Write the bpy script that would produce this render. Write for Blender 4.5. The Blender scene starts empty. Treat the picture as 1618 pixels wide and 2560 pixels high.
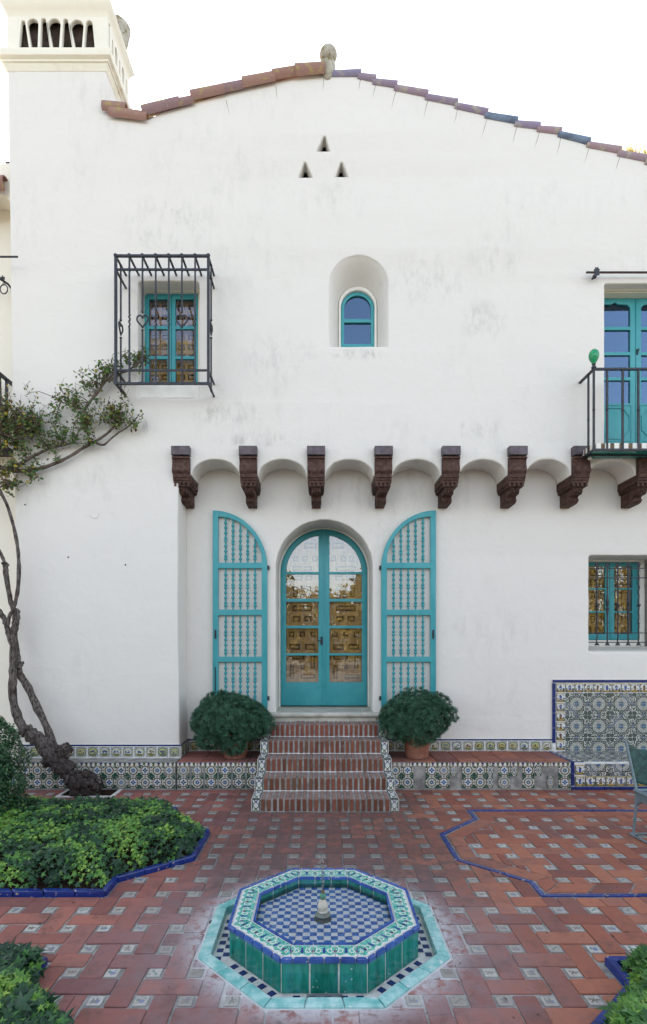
import bpy, math, random
import numpy as np
from mathutils import Vector, Matrix

random.seed(7)
RS = np.random.RandomState(11)
D = bpy.data
SC = bpy.context.scene
R = math.radians

# ------------------------------------------------------------------ camera
F_PX, CX, HY, EYE = 1350.0, 800.0, 1600.0, 1.968
cam_d = D.cameras.new('camera')
cam = D.objects.new('camera', cam_d)
SC.collection.objects.link(cam)
SC.camera = cam
cam.location = (0, 0, EYE)
cam.rotation_euler = (R(90), 0, 0)
cam_d.sensor_width = 36
cam_d.sensor_fit = 'AUTO'
cam_d.lens = F_PX / 2560 * 36
cam_d.shift_x = 9 / 2560
cam_d.shift_y = (HY - 1280) / 2560
cam_d.clip_start = .05
cam_d.clip_end = 1500

# ------------------------------------------------------------------ world, sun, exposure
SUN_EL, SUN_AZ = 27.0, -18.0          # the sun stands behind the house, a little to the left
w = D.worlds.new('World')
SC.world = w
w.use_nodes = True
wn = w.node_tree
bg = wn.nodes['Background']
sky = wn.nodes.new('ShaderNodeTexSky')
sky.sky_type = 'NISHITA'
sky.sun_disc = False
sky.sun_elevation = R(SUN_EL)
sky.sun_rotation = R(SUN_AZ)
sky.air_density = 1.0
sky.dust_density = 1.6
sky.ozone_density = 1.0
hsv = wn.nodes.new('ShaderNodeHueSaturation')
hsv.inputs['Saturation'].default_value = 0.48
wn.links.new(sky.outputs[0], hsv.inputs['Color'])
wn.links.new(hsv.outputs[0], bg.inputs[0])
bg.inputs[1].default_value = 0.15
sun_d = D.lights.new('sun', 'SUN')
sun = D.objects.new('sun', sun_d)
SC.collection.objects.link(sun)
sun_d.energy = 3.0
sun_d.angle = R(.5)
sun_d.color = (1, .93, .82)
sun.rotation_euler = (R(90 - SUN_EL), 0, R(180 - SUN_AZ))
sun.location = (-5, 30, 25)
SC.view_settings.view_transform = 'Standard'
SC.view_settings.look = 'None'
SC.view_settings.gamma = 1
SC.view_settings.use_curve_mapping = False
SC.view_settings.exposure = 1.90
SC.cycles.max_bounces = 8
SC.cycles.diffuse_bounces = 6
SC.cycles.transparent_max_bounces = 12
SC.cycles.caustics_reflective = False
SC.cycles.caustics_refractive = False

# ------------------------------------------------------------------ shader helper
class X:
    def __init__(s, g, k): s.g, s.k = g, k
    def _b(s, op, o, r=False):
        return s.g.m(op, o, s) if r else s.g.m(op, s, o)
    def __add__(s, o): return s._b('ADD', o)
    __radd__ = __add__
    def __sub__(s, o): return s._b('SUBTRACT', o)
    def __rsub__(s, o): return s._b('SUBTRACT', o, True)
    def __mul__(s, o): return s._b('MULTIPLY', o)
    __rmul__ = __mul__
    def __truediv__(s, o): return s._b('DIVIDE', o)
    def __rtruediv__(s, o): return s._b('DIVIDE', o, True)
    def lt(s, o): return s._b('LESS_THAN', o)
    def gt(s, o): return s._b('GREATER_THAN', o)
    def mx(s, o): return s._b('MAXIMUM', o)
    def mn(s, o): return s._b('MINIMUM', o)
    def pw(s, o): return s._b('POWER', o)
    def ab(s): return s.g.m('ABSOLUTE', s)
    def fr(s): return s.g.m('FRACT', s)
    def fl(s): return s.g.m('FLOOR', s)
    def sin(s): return s.g.m('SINE', s)
    def cos(s): return s.g.m('COSINE', s)
    def cl(s): return s.g.m('ADD', s, 0.0, clamp=True)
    def band(s, a, b): return s.gt(a) * s.lt(b)
    def ss(s, a, b):
        n = s.g.nt.nodes.new('ShaderNodeMapRange')
        n.interpolation_type = 'SMOOTHSTEP'
        s.g.lk(s, n.inputs[0]); n.inputs[1].default_value = a; n.inputs[2].default_value = b
        return X(s.g, n.outputs[0])

class G:
    def __init__(s, name, rough=.6, spec=.5):
        s.mat = D.materials.new(name); s.mat.use_nodes = True
        s.nt = s.mat.node_tree; s.p = s.nt.nodes['Principled BSDF']; s.c = {}
        s.p.inputs['Roughness'].default_value = rough
        s.p.inputs['Specular IOR Level'].default_value = spec
    def lk(s, a, inp):
        if isinstance(a, X): s.nt.links.new(a.k, inp)
        else: inp.default_value = a
    def m(s, op, *a, clamp=False):
        n = s.nt.nodes.new('ShaderNodeMath'); n.operation = op; n.use_clamp = clamp
        for i, v in enumerate(a): s.lk(v, n.inputs[i])
        return X(s, n.outputs[0])
    def tc(s, which):
        if which not in s.c:
            if which == 'Position':
                n = s.nt.nodes.new('ShaderNodeNewGeometry'); s.c[which] = X(s, n.outputs['Position'])
            else:
                n = s.nt.nodes.new('ShaderNodeTexCoord'); s.c[which] = X(s, n.outputs[which])
        return s.c[which]
    def sep(s, v):
        n = s.nt.nodes.new('ShaderNodeSeparateXYZ'); s.lk(v, n.inputs[0])
        return [X(s, o) for o in n.outputs]
    def comb(s, x, y, z):
        n = s.nt.nodes.new('ShaderNodeCombineXYZ')
        for i, v in enumerate((x, y, z)): s.lk(v, n.inputs[i])
        return X(s, n.outputs[0])
    def rnd(s):
        if 'rnd' not in s.c:
            n = s.nt.nodes.new('ShaderNodeObjectInfo')
            a = s.nt.nodes.new('ShaderNodeAttribute'); a.attribute_name = 'rnd'
            s.c['rnd'] = (X(s, n.outputs['Random']) + X(s, a.outputs['Fac'])).fr()
        return s.c['rnd']
    def attr(s, name):
        a = s.nt.nodes.new('ShaderNodeAttribute'); a.attribute_name = name
        return X(s, a.outputs['Fac'])
    def vs(s, v, sc):
        n = s.nt.nodes.new('ShaderNodeVectorMath'); n.operation = 'MULTIPLY'
        s.lk(v, n.inputs[0]); n.inputs[1].default_value = sc
        return X(s, n.outputs[0])
    def va(s, v, o):
        n = s.nt.nodes.new('ShaderNodeVectorMath'); n.operation = 'ADD'
        s.lk(v, n.inputs[0]); s.lk(o, n.inputs[1])
        return X(s, n.outputs[0])
    def noise(s, v, scale, detail=3, rough=.55, dist=0, col=False):
        n = s.nt.nodes.new('ShaderNodeTexNoise')
        s.lk(v, n.inputs['Vector']); n.inputs['Scale'].default_value = scale
        n.inputs['Detail'].default_value = detail; n.inputs['Roughness'].default_value = rough
        n.inputs['Distortion'].default_value = dist
        return X(s, n.outputs[1 if col else 0])
    def voro(s, v, scale, feat='F1'):
        n = s.nt.nodes.new('ShaderNodeTexVoronoi'); n.feature = feat
        s.lk(v, n.inputs['Vector']); n.inputs['Scale'].default_value = scale
        return X(s, n.outputs[0])
    def mix(s, f, a, b):
        n = s.nt.nodes.new('ShaderNodeMix'); n.data_type = 'RGBA'
        s.lk(f, n.inputs[0])
        for v, i in ((a, 6), (b, 7)):
            if isinstance(v, X): s.lk(v, n.inputs[i])
            else: n.inputs[i].default_value = (*v, 1)
        return X(s, n.outputs[2])
    def ramp(s, f, stops):
        n = s.nt.nodes.new('ShaderNodeValToRGB'); s.lk(f, n.inputs[0])
        e = n.color_ramp.elements
        while len(e) > 1: e.remove(e[0])
        e[0].position = stops[0][0]; e[0].color = (*stops[0][1], 1)
        for p, c in stops[1:]:
            q = e.new(p); q.color = (*c, 1)
        return X(s, n.outputs[0])
    def col(s, c):
        if isinstance(c, X): s.lk(c, s.p.inputs['Base Color'])
        else: s.p.inputs['Base Color'].default_value = (*c, 1)
        return s
    def rough(s, v): s.lk(v, s.p.inputs['Roughness']); return s
    def bump(s, h, strength=.3, dist=.01):
        n = s.nt.nodes.new('ShaderNodeBump'); n.inputs['Strength'].default_value = strength
        n.inputs['Distance'].default_value = dist
        s.lk(h, n.inputs['Height']); s.nt.links.new(n.outputs[0], s.p.inputs['Normal'])
        return s
    def uv(s):
        if 'uvx' not in s.c: s.c['uvx'] = s.sep(s.tc('UV'))[:2]
        return s.c['uvx']

M = {}
# ---- stucco
def stucco(name, base, dirt, amount=.5):
    g = G(name, .9, .15)
    p = g.tc('Position')
    big = g.noise(p, .55, 4, .6)
    strk = g.noise(g.vs(p, (6, 6, 2.0)), 1.0, 6, .74)
    blot = g.noise(p, 2.6, 5, .7)
    f = (big.ss(.46, .72) * strk.ss(.44, .72) * amount + blot.ss(.58, .8) * strk.ss(.4, .65) * amount * .55).cl()
    fine = g.noise(p, 45, 3, .6)
    spk = g.noise(p, 16, 4, .75)
    f = (f + big.ss(.5, .62) * spk.ss(.66, .78) * .22).cl()
    if name == 'stucco_white':          # sooty weather stains where the plaster shows them
        x_, y_, z_ = g.sep(p)
        sm = None
        for px_, py_, rx_, rz_, am_ in ((560, 1035, .55, .20, .6), (895, 885, .45, .10, .7), (1210, 800, .40, .35, .45), (640, 1100, .75, .12, .6), (420, 560, .8, .5, .4), (365, 1065, .07, .14, .8), (700, 900, .7, .5, .3), (1060, 700, .8, .5, .3), (1180, 1075, .5, .15, .45), (835, 480, .3, .3, .3), (1240, 650, .5, .3, .35)):
            k_ = 7.33 / 1350
            e_ = (1 - (((x_ - (px_ - 800) * k_) / rx_).pw(2) + ((z_ - (1.968 - (py_ - 1600) * k_)) / rz_).pw(2)).ss(0, 1)) * am_
            sm = e_ if sm is None else sm.mx(e_)
        f = (f + sm * g.noise(g.vs(p, (8, 8, 3.5)), 1.0, 7, .78).ss(.44, .66) * y_.lt(7.5)).cl()
    c = g.mix(f, base, dirt)
    c = g.mix((g.noise(p, 1.3, 2) - .5).cl() * .35, c, tuple(b * v for b, v in zip(base, (.95, .93, .88))))
    g.col(c)
    trow = g.noise(g.vs(p, (1, 1, 1.3)), 2.1, 4, .55, .4)
    g.bump(trow * 1.0 + g.noise(p, 7, 5, .6) * .38 + fine * .08, .28, .05)
    M[name] = g.mat
stucco('stucco_white', (.73, .695, .645), (.42, .41, .38), .40)
stucco('stucco_cream', (.80, .75, .65), (.5, .45, .34), .4)
stucco('stucco_chimney', (.80, .76, .66), (.40, .33, .20), .5)
stucco('stucco_ochre', (.80, .755, .63), (.42, .32, .15), .8)
stucco('plaster_trim', (.78, .73, .60), (.5, .45, .35), .3)
def simple(name, colr, rough=.5, spec=.5, metal=0, var=.25, nscale=12, bump=.0, bscale=60):
    g = G(name, rough, spec)
    p = g.tc('Position')
    n = g.noise(p, nscale, 4, .6)
    g.col(g.mix(n.ss(.3, .7), tuple(c * (1 - var) for c in colr), tuple(min(1, c * (1 + var)) for c in colr)))
    g.p.inputs['Metallic'].default_value = metal
    if bump: g.bump(g.noise(p, bscale, 3), bump, .004)
    M[name] = g.mat
    return g
simple('iron', (.028, .031, .04), .5, .5, .3, .35, 30, .3)
simple('iron_rust', (.06, .035, .032), .6, .4, .2, .4, 30, .3)
simple('copper_cap', (.085, .065, .072), .45, .5, .4, .3, 14, .2)
simple('void_shade', (.01, .01, .01), 1, 0)  # near-black stand-in for the shade inside openings
simple('stone_sill', (.46, .45, .39), .75, .3, 0, .18, 6, .25, 40)
simple('mortar_white', (.66, .65, .62), .9, .2, 0, .18, 14, .5, 70)
simple('mortar_grey', (.27, .26, .245), .95, .1, 0, .35, 8, .6, 60)
simple('soil', (.03, .022, .016), 1, 0, 0, .4, 40, .8, 50)
simple('flue_shade', (.055, .04, .033), .95, .1, 0, .4, 9)  # shade behind the chimney slots put into this brown
simple('white_paint', (.74, .72, .66), .5, .4, 0, .06, 5)
simple('metal_grey', (.20, .235, .27), .45, .5, .35, .3, 20, .3)
g = G('finial_stone', .95, .1)
p = g.tc('Position')
g.col(g.mix(g.noise(p, 14, 5, .7).ss(.5, .66), g.mix(g.noise(p, 5, 3).ss(.4, .6), (.50, .47, .40), (.33, .30, .24)), (.20, .16, .06)))
g.bump(g.noise(p, 40, 4), .7, .01); M['finial_stone'] = g.mat
# ---- teal paint
g = G('teal_paint', .42, .45)
p = g.tc('Position')
n = g.noise(p, 2.2, 4, .6)
fad = g.noise(g.vs(p, (14, 14, 1.2)), 1, 3, .6)
c = g.mix(n.ss(.35, .7), (.030, .275, .31), (.052, .32, .35))
c = g.mix(fad.ss(.55, .8) * .4, c, (.08, .37, .40))
g.col(c); g.bump(fad * .6 + g.noise(p, 50, 3) * .2, .12, .004); M['teal_paint'] = g.mat
# ---- dark carved timber
g = G('corbel_wood', .72, .25)
p = g.tc('Position')
gr = g.noise(g.vs(p, (26, 5, 26)), 1, 4, .6)
c = g.mix(gr.ss(.35, .7), (.055, .028, .022), (.11, .06, .048))
crk = g.voro(g.vs(p, (1, .6, 1)), 13, 'DISTANCE_TO_EDGE')
g.col(g.mix(crk.lt(.012) * g.noise(p, 6, 2).gt(.52), c, (.008, .005, .004)))
g.bump(gr * .6 + crk.lt(.015) * -.8, .5, .006); M['corbel_wood'] = g.mat
# ---- honey coloured carved timber behind the glass
def wood(name, a, b):
    g = G(name, .6, .3)
    p = g.tc('Position')
    gr = g.noise(g.vs(p, (30, 30, 3.5)), 1, 4, .6, .4)
    kn = g.noise(p, 7, 3)
    g.col(g.mix(kn.ss(.6, .75) * .5, g.mix(gr.ss(.3, .7), a, b), tuple(x * .35 for x in a)))
    g.bump(gr, .25, .004); M[name] = g.mat
wood('honey_wood', (.33, .185, .07), (.46, .29, .135))
wood('shaded_wood', (.035, .016, .008), (.07, .033, .015))  # near-black brown: shade of the carved grooves put into the colour
# ---- glass
def glass(name, refl, tint=(1, 1, 1), wob=.02, sky_tint=(1, 1, 1)):
    g = G(name)
    nt = g.nt
    nt.nodes.remove(g.p)
    out = nt.nodes['Material Output']
    tr = nt.nodes.new('ShaderNodeBsdfTransparent'); tr.inputs[0].default_value = (*tint, 1)
    gl = nt.nodes.new('ShaderNodeBsdfGlossy'); gl.inputs['Roughness'].default_value = .0; gl.inputs[0].default_value = (*sky_tint, 1)
    fr = nt.nodes.new('ShaderNodeFresnel'); fr.inputs[0].default_value = 1.5
    bp = nt.nodes.new('ShaderNodeBump'); bp.inputs['Strength'].default_value = wob; bp.inputs['Distance'].default_value = .05
    g.lk(g.noise(g.tc('Position'), 6, 2), bp.inputs['Height'])
    nt.links.new(bp.outputs[0], gl.inputs['Normal'])
    f = (X(g, fr.outputs[0]) * 1.5 + refl).cl()
    mx = nt.nodes.new('ShaderNodeMixShader')
    g.lk(f, mx.inputs[0]); nt.links.new(tr.outputs[0], mx.inputs[1]); nt.links.new(gl.outputs[0], mx.inputs[2])
    nt.links.new(mx.outputs[0], out.inputs[0])
    M[name] = g.mat
glass('window_glass', .015)
glass('casement_glass', .0, (1, 1, 1), .02, (.62, .70, .88))  # faint blue sky reflection put into the gloss colour
glass('upper_glass', .10, (.55, .6, .65), .01, (.36, .54, .80))  # blue of the mirrored sky put into the gloss colour
# ---- roof tile clay
g = G('roof_clay', .8, .25)
p = g.tc('Position'); r = g.rnd()
base = g.ramp(r, [(0, (.27, .145, .112)), (.35, (.31, .18, .145)), (.6, (.27, .165, .15)), (.82, (.24, .155, .165)), (1, (.34, .21, .17))])
li = g.noise(p, 9, 5, .7)
c = g.mix(li.ss(.52, .66) * .8, base, (.36, .30, .10))
c = g.mix(g.noise(p, 25, 4, .7).ss(.62, .72) * .6, c, (.42, .40, .36))
g.col(c); g.bump(g.noise(p, 30, 4), .4, .008); M['roof_clay'] = g.mat
g = G('roof_clay_mauve', .75, .3)
p = g.tc('Position'); r = g.rnd()
base = g.ramp(r, [(0, (.24, .19, .27)), (.3, (.30, .22, .26)), (.55, (.33, .22, .24)), (.8, (.27, .22, .30)), (1, (.22, .20, .29))])
li = g.noise(p, 9, 5, .7)
c = g.mix(li.ss(.50, .64) * .75, base, (.40, .38, .27))
g.col(c); g.bump(g.noise(p, 30, 4), .4, .008); M['roof_clay_mauve'] = g.mat
simple('roof_clay_slate', (.13, .17, .24), .6, .4, 0, .3, 8, .3)
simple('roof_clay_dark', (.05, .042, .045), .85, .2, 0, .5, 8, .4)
# ---- paving
def stain(g, p):
    """mineral bloom spread out round the fountain and worn grey down the walk to the steps"""
    x, y, z = g.sep(p)
    d = ((x - .025).pw(2) + (y - 3.675).pw(2)).pw(.5)
    n1 = g.noise(p, 3.0, 5, .65); n2 = g.noise(p, 11, 5, .7)
    near = (1.0 - (d + (n1 - .5) * .9).ss(.8, 1.65))
    rim = (1.0 - (d + (n2 - .5) * .35).ss(.80, 1.02))
    walk = (1.0 - ((x - .1).ab() + (n1 - .5) * 1.3).ss(.7, 1.6)) * (y).ss(3.8, 4.6)
    return near, rim, walk, n1, n2
g = G('terracotta', .62, .35)
p = g.tc('Position'); r = g.rnd()
near, rim, walk, n1, n2 = stain(g, p)
x, y, z = g.sep(p)
left = g.ramp(r, [(0, (.165, .072, .069)), (.22, (.235, .083, .067)), (.48, (.295, .110, .089)), (.7, (.345, .128, .095)), (.85, (.26, .112, .10)), (1, (.195, .086, .085))])
right = g.ramp(r, [(0, (.19, .070, .056)), (.22, (.26, .085, .055)), (.48, (.31, .108, .066)), (.7, (.375, .14, .082)), (.85, (.27, .11, .078)), (1, (.21, .085, .07))])
c = g.mix((x + y * .25 - 1.2).ss(-.6, 1.4), left, right)
c = g.mix(n2.ss(.50, .72) * .6, c, (.13, .062, .054))
c = g.mix(g.noise(p, 19, 5, .75).ss(.56, .7) * .4, c, (.30, .16, .13))
c = g.mix(g.noise(p, 2.2, 3).ss(.55, .8) * .5, c, (.16, .10, .085))
c = g.mix(near * (n2.ss(.3, .6) * .55 + .3), c, g.mix(n1.ss(.4, .6), (.20, .155, .165), (.27, .20, .21)))
c = g.mix(walk * (n2.ss(.35, .6) * .55 + .28), c, (.10, .068, .064))
c = g.mix(g.noise(p, 4.5, 5, .7).ss(.5, .7) * .5, c, (.105, .06, .052))
c = g.mix(rim * n2.ss(.36, .58) * .85, c, (.55, .54, .56))
c = g.mix(g.noise(p, 60, 3).ss(.66, .74) * .5, c, (.07, .04, .035))
g.col(c)
g.rough(.55 + n2 * .25)
g.bump(n2 * .6 + g.noise(p, 70, 3) * .25 + g.noise(p, 14, 2) * .5, .35, .008); M['terracotta'] = g.mat
g = G('paving_mortar', .95, .1)
p = g.tc('Position')
near, rim, walk, n1, n2 = stain(g, p)
c = g.mix(n2.ss(.35, .7), (.20, .195, .185), (.38, .375, .36))
c = g.mix(walk * .7, c, (.12, .11, .105))
c = g.mix(near * .4, c, (.40, .385, .385))
c = g.mix(rim * .9, c, (.62, .61, .61))
c = g.mix((n1 - .55).gt(0) * n2.ss(.6, .62) * .9, c, (.05, .045, .04))
g.col(c); g.bump(g.noise(p, 50, 4), .8, .01); M['paving_mortar'] = g.mat
# ---- painted inset tile (lion, castle, bird, fruit)
g = G('inset_paint', .3, .5)
u, v = g.uv(); r = g.rnd()
xx = u * 2 - 1; yy = v * 2 - 1
ns = g.noise(g.tc('UV'), 7, 3)
wx = xx + (ns - .5) * .25; wy = yy + (ns - .5) * .25
white = g.mix(g.noise(g.tc('Position'), 30, 4).ss(.4, .7), (.52, .51, .46), (.33, .325, .30))
castle = (wx.ab().lt(.6) * wy.band(-.55, .12) + (wx * 1.6 + .5).fr().gt(.45) * wx.ab().lt(.6) * wy.band(.05, .6)).cl()
rr = (wx * wx + wy * wy).pw(.5)
th = g.m('ARCTAN2', wy, wx)
lion = rr.lt(.42 + (th * 5 + 1).sin() * .26 + (th * 2).cos() * .16)
bird = ((wy - (wx * 3.6).sin() * .36).ab().lt(.19) * wx.ab().lt(.68))
fr_ = ((wx - .12).pw(2) + (wy + .12).pw(2)).lt(.18)
leafm = (((wx + .45).pw(2) * 2 + (wy - .2).pw(2) * 1.2).lt(.13) + (wx - .45).ab().lt(.2) * (wy - .5).ab().lt(.16)).cl()
c1 = g.mix(castle, white, g.mix(wx.gt(.35), (.16, .17, .20), (.10, .15, .36)))
c2 = g.mix(lion, white, (.085, .06, .055))
c3 = g.mix(bird, white, (.04, .17, .16)); c3 = g.mix(((wx + .5).ab() + (wy - .65).ab()).lt(.22), c3, (.12, .05, .04))
c4 = g.mix(leafm, white, (.05, .16, .17)); c4 = g.mix(fr_, c4, (.10, .15, .34))
c = g.mix(r.gt(.38), c2, c1); c = g.mix(r.gt(.66), c, c3); c = g.mix(r.gt(.84), c, c4)
near, rim, walk, n1, n2 = stain(g, g.tc('Position'))
c = g.mix(walk * .85, c, (.095, .09, .082)); c = g.mix(near * .6, c, (.33, .32, .30))
c = g.mix((n2.ss(.45, .7)) * .45, c, (.24, .22, .20)); c = g.mix((r * 7.3).fr() * .6, c, (.20, .17, .15))
edge = xx.ab().mx(yy.ab()).gt(.93)
g.col(g.mix(edge * .6, c, (.34, .33, .31))); g.bump(n2, .15, .004); M['inset_paint'] = g.mat
# ---- glazed plain tiles
def glaze(name, a, b, chips=None, rough=.16, sc=7, streak=None):
    g = G(name, rough, .55)
    p = g.tc('Position'); r = g.rnd()
    n = g.noise(p if streak is None else g.vs(p, streak), sc, 4, .6)
    f = (n.ss(.3, .7) * .75 + r * .3).cl()
    c = g.mix(f, a, b)
    if chips:
        c = g.mix(g.noise(p, 22, 3, .6).ss(.64, .68), c, chips)
    g.col(c); g.bump(g.noise(p, 18, 3), .12, .006); M[name] = g.mat
    return g
glaze('glaze_navy', (.008, .018, .095), (.012, .03, .17), None, .2)
glaze('glaze_blue', (.005, .019, .125), (.012, .037, .22), (.36, .28, .23), .25)
glaze('glaze_blue_rim', (.010, .04, .20), (.045, .115, .38), (.30, .36, .44), .15)
glaze('glaze_aqua', (.10, .40, .38), (.48, .70, .67), (.62, .66, .64), .25, 11)
g = glaze('glaze_green', (.004, .105, .075), (.022, .25, .20), None, .12, 3.0, (9, 9, 1.4))
p = g.tc('Position')
g2 = g
base_in = g2.p.inputs['Base Color'].links[0].from_socket
c = X(g2, base_in)
c = g2.mix((g2.noise(g2.vs(p, (7, 7, 2.2)), 2.2, 4, .6).ss(.5, .72)) * .5, c, (.07, .30, .36))
c = g2.mix(g2.voro(p, 26).lt(.13) * g2.noise(p, 5, 2).gt(.48) * .7, c, (.42, .55, .54))
g2.col(c)
# ---- patterned tiles
WHITE = (.62, .62, .56); BLK = (.035, .045, .042); BRN = (.10, .065, .035); GRN = (.02, .075, .05); BLU = (.035, .085, .21); OCH = (.34, .22, .05)
def tile_base(name, rough=.25):
    g = G(name, rough, .5)
    u, v = g.uv()
    n = g.noise(g.va(g.tc('UV'), g.comb(g.rnd() * 37, g.rnd() * 91, 0.0)), 9, 3, .6)
    u = u + (n - .5) * .03; v = v + (n - .5) * .03
    return g, u, v, n
def wear(g, c, amt=.35):
    p = g.tc('Position'); r = g.rnd()
    n = g.noise(p, 6, 5, .7)
    c = g.mix(n.ss(.6, .75) * amt, c, (.27, .25, .23))
    c = g.mix(g.noise(p, 20, 4, .7).ss(.66, .7) * amt, c, (.40, .27, .20))
    return g.mix(r.gt(.86) * amt * .7, c, (.33, .31, .28))
def polar(g, x, y):
    return (x * x + y * y).pw(.5), g.m('ARCTAN2', y, x)
# quarter of a 2x2 medallion, centre at (0,0)
g, u, v, n = tile_base('medallion_paint')
r_, th = polar(g, u, v)
ir = g.rnd()
dark = g.mix(ir.gt(.6), BLK, g.mix(ir.gt(.85), (.055, .05, .04), (.03, .06, .12)))
c = g.mix(g.noise(g.va(g.tc('UV'), g.comb(ir * 13, 0.0, 0.0)), 9, 2).gt(.47), WHITE, (.03, .055, .05))
c = g.mix(g.noise(g.tc('UV'), 21, 2).gt(.64), c, (.22, .10, .04))
lob = .76 + ((th * 8).cos()) * .085
c = g.mix(r_.lt(lob + .10), c, WHITE)
c = g.mix((r_ - lob).ab().lt(.07), c, dark)
c = g.mix(r_.lt(lob - .10) * (g.noise(g.tc('UV'), 10, 2).gt(.40)), c, (.02, .05, .04))
c = g.mix(r_.band(.44, .60), c, WHITE)
c = g.mix(r_.band(.56, .61), c, dark)
c = g.mix(r_.band(.48, .545) * ((th * 32).sin().gt(.1)), c, dark)
c = g.mix(r_.band(.35, .455), c, dark)
c = g.mix(r_.lt(.405), c, WHITE)
c = g.mix(r_.band(.20, .36) * ((th * 20).sin().gt(-.3)), c, g.mix((th * 10).sin().gt(0), GRN, BRN))
c = g.mix(r_.lt(.2), c, (.04, .11, .20))
u2 = u - .83; v2 = v - .83
q = (u2 * u2 + v2 * v2).pw(.5)
c = g.mix(q.lt(.16), c, (.09, .12, .09)); c = g.mix(q.band(.10, .17), c, dark); c = g.mix(q.lt(.035), c, BLK)
u3 = u - 1.0; e = (u3 * u3 + v * v).pw(.5).mn((u * u + (v - 1.0).pw(2)).pw(.5))
c = g.mix(e.band(.16, .2), c, dark); c = g.mix(e.lt(.13), c, (.045, .09, .17))
g.col(wear(g, c, .3)); M['medallion_paint'] = g.mat
# bench tile: rosette in a ring or a stepped cross
def rosette(name, cross):
    g, u, v, n = tile_base(name)
    x = u * 2 - 1; y = v * 2 - 1
    r_, th = polar(g, x, y)
    ir = g.rnd()
    c = g.mix(g.rnd() * .6, WHITE, (.45, .46, .38))
    corner = (x.ab() + y.ab()).gt(1.28) * (x.ab() - y.ab()).ab().lt(.62) * g.noise(g.tc('UV'), 9, 2).gt(.36)
    c = g.mix(corner, c, GRN)
    a, b = x.ab(), y.ab()
    if cross:
        d = (a.mx(b) - .30 + a.mn(b).gt(.36) * .0)
        inner = ((a.lt(.62) * b.lt(.36)) + (a.lt(.36) * b.lt(.62))).cl()
        outer = ((a.lt(.80) * b.lt(.54)) + (a.lt(.54) * b.lt(.80))).cl()
        c = g.mix(outer, c, BRN); c = g.mix(inner, c, (.55, .58, .56))
    else:
        c = g.mix(r_.lt(.80), c, BRN); c = g.mix(r_.lt(.60), c, (.50, .53, .48))
    pet = .34 + (th * 8).cos().ab() * .0 + (th * 8).cos() * .11
    if cross: pet = .36 + (th * 4).cos().ab() * .0 + (th * 4).cos() * .13 + (th * 12).cos() * .04
    blue = g.mix(ir, (.018, .045, .10), (.03, .11, .30))
    c = g.mix(r_.lt(pet), c, blue); c = g.mix(r_.lt(.09), c, (.6, .6, .5))
    m_ = (1 - a) ; m2 = (1 - b)
    s1 = (m_ * m_ + y * y).pw(.5).mn((x * x + m2 * m2).pw(.5))
    c = g.mix(s1.band(.10, .16), c, BRN); c = g.mix(s1.lt(.06), c, blue)
    g.col(wear(g, c, .42)); M[name] = g.mat
rosette('rosette_ring', False); rosette('rosette_cross', True)
# narrow frieze tile
g, u, v, n = tile_base('frieze_paint')
c = g.mix(0.0, WHITE, WHITE)
fx = (u * 4).fr() - .5; k = (u * 4).fl()
alt = (k * .5).fr().gt(.2)
shape = fx.ab().lt(.10 + (v - .2).mx(0) * .38 - (v - .8).mx(0) * 1.3)
c = g.mix(shape, c, g.mix(alt, (.03, .05, .16), (.045, .10, .05)))
c = g.mix(fx.ab().lt(.30 - (v - .32).ab() * 1.1), c, g.mix(alt, (.24, .13, .04), (.15, .10, .03)))
c = g.mix((v - .5).ab().gt(.43), c, (.10, .10, .10))
g.col(wear(g, c, .6)); M['frieze_paint'] = g.mat
# round animal medallion
g, u, v, n = tile_base('roundel_paint')
x = u * 2 - 1; y = v * 2 - 1; r_, th = polar(g, x, y); ir = g.rnd()
seed = g.va(g.tc('UV'), g.comb(ir * 17, ir * 53, 0.0))
fig = g.noise(g.vs(seed, (1, 1.5, 1)), 4.2, 3, .5)
c = g.mix(g.noise(seed, 16, 2).gt(.5), g.mix(ir.gt(.5), (.03, .06, .16), (.05, .10, .10)), WHITE)
inn = g.mix(ir.gt(.45), (.55, .56, .50), (.42, .43, .20))
inn = g.mix(y.lt(-.38 + (n - .5) * .3), inn, (.17, .19, .06))
body = (fig.gt(.49) * (x * x * 1.1 + (y + .05).pw(2) * 2.2).lt(.36))
inn = g.mix(body, inn, g.mix((ir * 7).fr().gt(.4), (.16, .075, .03), (.07, .10, .19)))
inn = g.mix(body * g.noise(seed, 12, 2).gt(.58), inn, (.03, .025, .03))
c = g.mix(r_.lt(.86), c, g.mix(ir.gt(.3), (.35, .30, .05), (.08, .09, .14)))
c = g.mix(r_.lt(.78), c, BLK); c = g.mix(r_.lt(.73), c, inn)
c = g.mix(x.ab().mx(y.ab()).gt(.95), c, (.55, .54, .5))
g.col(wear(g, c, .35)); M['roundel_paint'] = g.mat
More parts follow.
